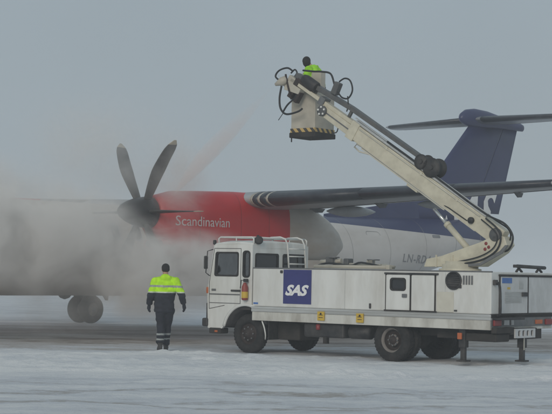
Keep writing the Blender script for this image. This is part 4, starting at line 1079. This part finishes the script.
# ------------------------------------------------------------------ people
def remeshed(mbd, voxel, name, mats, parent, zone=None, smooth_it=3):
    o = mbd.build(name, mats[0], None)
    r = o.modifiers.new('r', 'REMESH'); r.mode = 'VOXEL'; r.voxel_size = voxel
    s_ = o.modifiers.new('s', 'SMOOTH'); s_.iterations = smooth_it; s_.factor = .5
    dg = bpy.context.evaluated_depsgraph_get(); dg.update()
    me = bpy.data.meshes.new_from_object(o.evaluated_get(dg)); me.name = name
    old = o.data; o.modifiers.clear(); o.data = me; bpy.data.meshes.remove(old)
    me.materials.clear()
    for m in mats: me.materials.append(m)
    for p in me.polygons:
        p.use_smooth = True; p.material_index = zone(p.center) if zone else 0
    o.parent = parent
    return o
def ell(b, c, r, seg=16, rot=None):
    bmx = bmesh.new(); bmesh.ops.create_uvsphere(bmx, u_segments=seg, v_segments=seg // 2 + 2, radius=1)
    for v in bmx.verts:
        q = Vector((v.co.x * r[0], v.co.y * r[1], v.co.z * r[2]))
        if rot is not None: q = rot @ q
        v.co = q + Vector(c)
    b.bm(bmx); bmx.free()
def torso(b, rows, n=24, e=2.4):
    rings = []
    for (x, y, z, rx, ry) in rows:
        rings.append([(x + rx * math.copysign(abs(math.cos(a)) ** (2 / e), math.cos(a)), y + ry * math.copysign(abs(math.sin(a)) ** (2 / e), math.sin(a)), z) for a in [2 * PI * k / n for k in range(n)]])
    b.ring_loft(rings)
def hand(b, wr, dirv, palm_n, side, curl=.5, s=1.0, glove=0.0):
    """fingers leave a palm at the wrist and curl toward palm_n; thumb on the side 'side'"""
    d = Vector(dirv).normalized(); nrm = Vector(palm_n); nrm = (nrm - d * nrm.dot(d)).normalized(); lat = d.cross(nrm) * side
    wr = Vector(wr)
    b.tube([wr - d * .02, wr + d * .04 * s, wr + d * .095 * s], [.027 + glove, .034 + glove, .036 + glove], 10)
    for off in (-.022, .022): b.tube([wr + d * .01 + lat * off * .6, wr + d * .09 * s + lat * off], [.02 + glove, .018 + glove], 8)
    for k, (off, ln) in enumerate(((-.033, .072), (-.011, .085), (.011, .080), (.033, .062))):
        p = wr + d * .085 * s + lat * off * s * 1.05; q = d.copy(); pts = [p]
        for j, f in enumerate((.45, .32, .23)):
            an = curl * (.35 + .35 * j); q = (d * math.cos(an) + nrm * math.sin(an)); p = p + q * ln * s * f; pts.append(p)
        b.tube(pts, [.0105 + glove, .010 + glove, .0095 + glove, .008 + glove], 8)
    p = wr + d * .03 * s + lat * -.03; t1 = (d * .75 + lat * -.6 + nrm * .25).normalized(); t2 = (d * .9 + lat * -.15 + nrm * .4).normalized()
    b.tube([p, p + t1 * .04 * s, p + t1 * .04 * s + t2 * .035 * s], [.014 + glove, .012 + glove, .0095 + glove], 8)
def head(b, c, R, s=1.0):
    T_ = lambda p: Vector(c) + R @ (Vector(p) * s)
    ell(b, T_((0, -.012, .025)), (.074 * s, .093 * s, .09 * s), 20, R)
    ell(b, T_((0, .025, -.035)), (.058 * s, .066 * s, .075 * s), 16, R)      # face and jaw (face toward +y)
    ell(b, T_((0, .055, -.078)), (.03 * s, .03 * s, .028 * s), 10, R)       # chin
    b.tube([T_((0, .085, .012)), T_((0, .105, -.018)), T_((0, .09, -.028))], [.008, .015, .012], 8)   # nose
    ell(b, T_((0, .084, -.052)), (.024 * s, .012 * s, .007 * s), 10, R)     # lips
    for sx in (-1, 1):
        ell(b, T_((sx * .074, -.008, -.01)), (.011 * s, .02 * s, .031 * s), 10, R)   # ears
        ell(b, T_((sx * .03, .072, .015)), (.014 * s, .012 * s, .009 * s), 10, R)    # eyes
        b.tube([T_((sx * .015, .085, .032)), T_((sx * .045, .076, .034))], .006, 6)  # brows
def limb(b, pts, rs, seg=12, sp=4): b.tube(pts, rs, seg, smooth_path=sp)

def make_person(root, J, headR, hivis, tall=1.8, curl=.5, stripes=(1.30, 1.345, 1.245, 1.19), hem=.80):
    """J: joints; one continuous body plus separate clothing"""
    b = MB()
    head(b, J['head'], headR)
    limb(b, [J['chest'] + Vector((0, -.01, .12)), J['neck'], J['head'] + Vector((0, -.01, -.03))], [.075, .056, .055], 12, 2)
    torso(b, [(J['pelvis'].x, J['pelvis'].y, J['pelvis'].z - .08, .10, .08), (*J['pelvis'], .165, .105), (*((J['pelvis'] + J['chest']) / 2), .145, .095), (*J['chest'], .17, .11), (J['chest'].x, J['chest'].y, J['chest'].z + .12, .16, .095), (J['chest'].x, J['chest'].y, J['chest'].z + .19, .07, .06)])
    for s_ in 'lr':
        limb(b, [J['sh' + s_], J['el' + s_], J['wr' + s_]], [.055, .043, .028])
        limb(b, [J['chest'] + Vector((0, 0, .12)), J['sh' + s_]], [.07, .058], 12, 1)
        limb(b, [J['hip' + s_], J['kn' + s_], J['an' + s_]], [.088, .058, .04])
        a = J['an' + s_]; f = J['fw' + s_]
        b.tube([a + f * -.04 + Vector((0, 0, -.045)), a + f * .08 + Vector((0, 0, -.055)), a + f * .17 + Vector((0, 0, -.066))], [.035, .036, .022], 10)
    body_ = remeshed(b, .011, 'body', [M['skin']], root, None, 3)
    # gloves
    for s_, sd in (('l', 1), ('r', -1)):
        b = MB(); hand(b, J['wr' + s_], J['hd' + s_], J['pn' + s_], sd * J.get('thumb', 1), curl, 1.03, .004)
        remeshed(b, .0055, 'glove', [M['navy_cloth']], root, None, 2)
    # knitted cap
    b = MB(); T_ = lambda p: J['head'] + headR @ Vector(p)
    ell(b, T_((0, -.016, .035)), (.084, .103, .088), 20, headR); ell(b, T_((0, -.03, -.005)), (.082, .088, .062), 18, headR)
    if hivis == 'hivis_green': ell(b, T_((0, -.045, -.05)), (.088, .085, .085), 18, headR); ell(b, T_((0, -.01, .03)), (.092, .11, .096), 18, headR)
    remeshed(b, .01, 'cap', [M['hair']], root, None, 2)
    # jacket
    b = MB(); P, Ch = J['pelvis'], J['chest']
    hx = Vector((P.x, P.y, hem))
    torso(b, [(hx.x, hx.y, hem, .205, .140), (hx.x, hx.y, hem + .06, .208, .143), (*(P + Vector((0, 0, .05))), .206, .150), (*((P * .5 + Ch * .5)), .216, .156), (*Ch, .226, .160), (Ch.x, Ch.y, Ch.z + .09, .205, .138), (Ch.x, Ch.y, Ch.z + .15, .16, .11), (Ch.x, Ch.y, Ch.z + .20, .10, .085), (Ch.x, Ch.y + .01, Ch.z + .245, .075, .07)], 28, 2.1)
    for s_ in 'lr':
        w_ = J['wr' + s_]; e_ = J['el' + s_]
        limb(b, [J['neck'] + Vector((0, 0, -.06)), (J['neck'] + Vector((0, 0, -.075)) + J['sh' + s_]) / 2, J['sh' + s_] + Vector((0, 0, -.005))], [.085, .088, .084], 14, 2)
        ell(b, J['sh' + s_], (.088, .086, .086), 16)
        limb(b, [J['sh' + s_], (J['sh' + s_] + e_) / 2, e_, (e_ + w_) / 2, w_ + (w_ - e_).normalized() * .0], [.092, .088, .078, .070, .056], 14)
        for k in range(3):   # sleeve folds
            q = e_ + (J['sh' + s_] - e_) * (.15 * k - .1); ell(b, q, (.072, .072, .02), 12)
    nb = J['neck']; ell(b, nb + Vector((0, -.075, -.035)), (.115, .07, .085), 16)      # hood lying on the back
    limb(b, [nb + Vector((-.07, -.02, .005)), nb + Vector((0, -.075, .02)), nb + Vector((.07, -.02, .005))], [.03, .036, .03], 10)
    hz, st = hivis, stripes
    def zone(c):
        if c.z < st[3] - .0: return 1
        if st[0] < c.z < st[1]: return 2
        if st[3] < c.z < st[3] + .030: return 3
        return 0
    jm = remeshed(b, .013, 'jacket', [M[hz], M['navy_cloth'], M['silver'], M['silver_pale']], root, zone, 3)
    # wrinkles
    for v in jm.data.vertices:
        q = v.co; v.co += v.normal * (.016 * noise.noise(Vector((q.x * 7, q.y * 7, q.z * 13))) + .007 * noise.noise(q * 24))
    # trousers
    b = MB()
    torso(b, [(P.x, P.y, P.z + .1, .17, .115), (*P, .185, .125), (P.x, P.y, P.z - .1, .175, .12), (P.x, P.y, P.z - .16, .12, .09)])
    for s_ in 'lr':
        h_, k_, a_ = J['hip' + s_], J['kn' + s_], J['an' + s_]
        limb(b, [h_, (h_ + k_) / 2, k_, (k_ + a_) / 2, a_ + Vector((0, 0, .02))], [.115, .102, .086, .080, .076], 16)
        for k in range(3): ell(b, a_ + Vector((0, -.005, .05 + .05 * k)), (.088, .088, .016), 14)
    zz = lambda c: 1 if (.335 < c.z < .375 or .235 < c.z < .27) else 0
    z0 = root['_floor'] if '_floor' in root else 0
    tm = remeshed(b, .013, 'trousers', [M['navy_cloth'], M['silver']], root, lambda c: zz(c - Vector((0, 0, 0))), 3)
    for v in tm.data.vertices:
        q = v.co; v.co += v.normal * (.014 * noise.noise(Vector((q.x * 7, q.y * 7, q.z * 11))) + .006 * noise.noise(q * 22))
    for s_ in 'lr':
        a_, f = J['an' + s_], J['fw' + s_]
        b = MB(); b.tube([a_ + Vector((0, 0, .14)), a_ + Vector((0, 0, .0)), a_ + Vector((0, 0, -.02))], [.062, .056, .052], 12)
        b.tube([a_ - f * .055 + Vector((0, 0, -.045)), a_ + f * .05 + Vector((0, 0, -.045)), a_ + f * .15 + Vector((0, 0, -.055)), a_ + f * .215 + Vector((0, 0, -.062))], [.045, .050, .048, .030], 12)
        b.box(tuple(a_ + Vector((-.05, -.07 if f.y > 0 else -.07, -.098))), tuple(a_ + Vector((.05, .22, -.075))), 0, .01) if abs(f.y) > .7 else None
        remeshed(b, .010, 'boot', [M['boots']], root, None, 2)

V = Vector
man = thing('person', 'person walking away in yellow high visibility jacket, dark trousers and gloves on the snow', 'person', (-2.30, 33.0, -.012), 0.10)
J = dict(pelvis=V((-.015, 0, .94)), chest=V((.0, .03, 1.30)), neck=V((.005, .05, 1.52)), head=V((.0, .085, 1.665)),
         shl=V((-.20, .05, 1.42)), ell=V((-.285, -.03, 1.16)), wrl=V((-.315, .12, .95)), shr=V((.205, .02, 1.435)), elr=V((.325, -.10, 1.19)), wrr=V((.385, -.02, .97)),
         hdl=V((-.1, .15, -1)), hdr=V((.16, .12, -1)), pnl=V((.8, .4, 0)), pnr=V((-.8, .4, 0)),
         hipl=V((-.095, 0, .88)), knl=V((-.07, .06, .51)), anl=V((-.085, -.20, .155)), hipr=V((.095, 0, .88)), knr=V((.06, .17, .51)), anr=V((.045, .26, .11)),
         fwl=V((-.12, 1, -.32)).normalized(), fwr=V((.1, 1, .06)).normalized())
man.scale = (1.03, 1.03, 1.035)
make_person(man, J, Matrix.Rotation(rad(8), 3, 'Z') @ Matrix.Rotation(rad(-12), 3, 'X'), 'hivis', curl=.8)

# operator standing in the basket, facing the nose of the truck, left hand on the lance
tm_ = Matrix.Translation((-.6054, 32.8697, 0)) @ Matrix.Rotation(-.6605, 4, 'Z')
op_loc = tm_ @ V((.47, 1.74, Z0 + .031))
op = thing('person', 'person in green high visibility jacket and dark cap standing in the raised basket', 'person', op_loc, -.6605 + rad(98))
J = dict(pelvis=V((0, -.05, .92)), chest=V((0, .04, 1.21)), neck=V((.0, .14, 1.42)), head=V((.0, .26, 1.53)),
         shl=V((-.20, .08, 1.34)), ell=V((-.25, .14, 1.08)), wrl=V((-.13, .22, .97)), shr=V((.20, .08, 1.34)), elr=V((.25, .14, 1.08)), wrr=V((.12, .22, .97)),
         hdl=V((.5, .8, 0)), hdr=V((-.5, .8, 0)), pnl=V((.5, .2, -1)), pnr=V((-.5, .2, -1)),
         hipl=V((-.095, -.05, .86)), knl=V((-.10, .0, .48)), anl=V((-.10, -.06, .10)), hipr=V((.095, -.05, .86)), knr=V((.10, .0, .48)), anr=V((.10, -.06, .10)),
         fwl=V((-.1, 1, 0)).normalized(), fwr=V((.1, 1, 0)).normalized())
make_person(op, J, Matrix.Rotation(rad(-55), 3, 'Z') @ Matrix.Rotation(rad(-25), 3, 'X'), 'hivis_green', curl=1.2, stripes=(1.10, 1.13, 1.02, .98), hem=.78)

# ------------------------------------------------------------------ steam round the engine, spray and haze
MA = Matrix.Translation((-6.4213, 42.4312, 0)) @ Matrix.Rotation(.8117, 4, 'Z')
def blob_volume(name, label_, lo, hi, blobs, col, nscale, dens, thr=.42, sharp=.3):
    """box in aircraft axes whose density is a sum of soft blobs (x, y, z, rx, ry, rz, strength) broken by noise"""
    m, v = vol_mat(name + '_vapour', col, 1.0)
    n, l = m.node_tree.nodes, m.node_tree.links
    t = n.new('ShaderNodeTexCoord')
    nz = n.new('ShaderNodeTexNoise'); nz.inputs['Scale'].default_value = nscale; nz.inputs['Detail'].default_value = 8; nz.inputs['Roughness'].default_value = .68; nz.inputs['Distortion'].default_value = .8
    l.new(t.outputs['Object'], nz.inputs[0])
    tot = None
    for (x, y, z, rx, ry, rz, k) in blobs:
        mp = n.new('ShaderNodeMapping'); mp.vector_type = 'POINT'
        mp.inputs['Location'].default_value = (-x / rx, -y / ry, -z / rz); mp.inputs['Scale'].default_value = (1 / rx, 1 / ry, 1 / rz)
        l.new(t.outputs['Object'], mp.inputs[0])
        g = n.new('ShaderNodeTexGradient'); g.gradient_type = 'SPHERICAL'; l.new(mp.outputs[0], g.inputs[0])
        sm = n.new('ShaderNodeMapRange'); sm.interpolation_type = 'SMOOTHSTEP'; sm.inputs[4].default_value = k; l.new(g.outputs[1], sm.inputs[0])
        if tot is None: tot = sm.outputs[0]
        else:
            a = n.new('ShaderNodeMath'); a.operation = 'ADD'; l.new(tot, a.inputs[0]); l.new(sm.outputs[0], a.inputs[1]); tot = a.outputs[0]
    mr = n.new('ShaderNodeMapRange'); mr.interpolation_type = 'SMOOTHSTEP'; mr.inputs[1].default_value = thr; mr.inputs[2].default_value = thr + sharp; l.new(nz.outputs[0], mr.inputs[0])
    a = n.new('ShaderNodeMath'); a.operation = 'MULTIPLY'; l.new(tot, a.inputs[0]); l.new(mr.outputs[0], a.inputs[1])
    a2 = n.new('ShaderNodeMath'); a2.operation = 'MULTIPLY'; a2.inputs[1].default_value = dens; l.new(a.outputs[0], a2.inputs[0])
    l.new(a2.outputs[0], v.inputs['Density'])
    b = MB(); b.box(lo, hi); o = b.build(name, m); o.matrix_world = MA; o['kind'] = 'stuff'; o['label'] = label_; o['category'] = name.split('_')[0]
    return o
blob_volume('steam_cloud', 'grey steam drifting off the propeller and along the lower fuselage', (-10.6, -8.2, -.1), (3.6, -1.40, 6.7),
            [(-1.1, -5.9, 1.65, 2.2, 1.9, 1.45, 2.8), (-.6, -5.8, 1.9, 1.2, .9, 1.0, 1.6), (-3.4, -4.7, 2.4, 3.0, 2.0, 1.7, 2.6), (-5.8, -4.2, 2.4, 2.8, 2.0, 1.7, 2.4),
             (.6, -5.9, 1.7, 1.9, 1.4, 1.2, 2.0), (.3, -5.2, 4.0, 1.3, 1.0, 1.6, .85), (-1.6, -4.4, 4.6, 2.8, 2.0, 1.9, .30), (-7.8, -4.0, 1.9, 2.6, 2.0, 1.6, 1.6), (-5.0, -3.2, 3.6, 3.4, 1.7, 1.1, .9), (-2.6, -4.4, .6, 3.4, 1.8, .7, .22)],
            (.97, .94, .91), .95, 2.9, .33, .42)

# de-icing fluid fanning down on to the engine
m, v = vol_mat('spray_mist', (.97, .86, .82), 1.0)
n, l = m.node_tree.nodes, m.node_tree.links
t = n.new('ShaderNodeTexCoord'); nz = n.new('ShaderNodeTexNoise'); nz.inputs['Scale'].default_value = 3; nz.inputs['Detail'].default_value = 4
l.new(t.outputs['Object'], nz.inputs[0])
S0, S1 = V((-2.52, 38.8, 3.58)), V((.02, 33.72, 5.93))       # from the nozzle head down to the front of the nacelle
sx = n.new('ShaderNodeSeparateXYZ'); l.new(t.outputs['Object'], sx.inputs[0])
mr = n.new('ShaderNodeMapRange'); mr.inputs[1].default_value = 34.2; mr.inputs[2].default_value = 37.4; mr.inputs[3].default_value = 1.4; mr.inputs[4].default_value = 4.6; l.new(sx.outputs[1], mr.inputs[0])
a = n.new('ShaderNodeMath'); a.operation = 'MULTIPLY'; l.new(mr.outputs[0], a.inputs[0]); l.new(nz.outputs[0], a.inputs[1])
l.new(a.outputs[0], v.inputs['Density'])
b = MB(); rings = []
d = (S1 - S0).normalized(); nn = V((-d.z, 0, d.x)).normalized()
for i in range(25):
    q = i / 24; c = S0.lerp(S1, q) - nn * (.17 * math.sin(PI * q))
    e_ = math.sin(PI * min(1, q / .92) ** .85) if q < .92 else 0
    wv = .014 + .20 * max(0, e_) ** 1.1; th = .03 + .30 * max(0, e_) ** .8
    rings.append([c + nn * wv * (1 + math.cos(a_)) + V((0, 1, 0)) * th * math.sin(a_) * (.35 + .65 * (1 - math.cos(a_)) / 2) for a_ in [2 * PI * k / 16 for k in range(16)]])
b.ring_loft(rings); o = b.build('spray_plume', m); o['kind'] = 'stuff'; o['label'] = 'thin pinkish plume of de-icing spray above the red nacelle'; o['category'] = 'spray'

mh, vh = vol_mat('haze_air', (.93, .95, .97), .0023)
b = MB(); b.box((-1600, -1600, -1.0), (1600, 1600, 11.5)); o = b.build('haze', mh); o['kind'] = 'stuff'; o['label'] = 'pale winter haze filling the air over the apron'; o['category'] = 'haze'
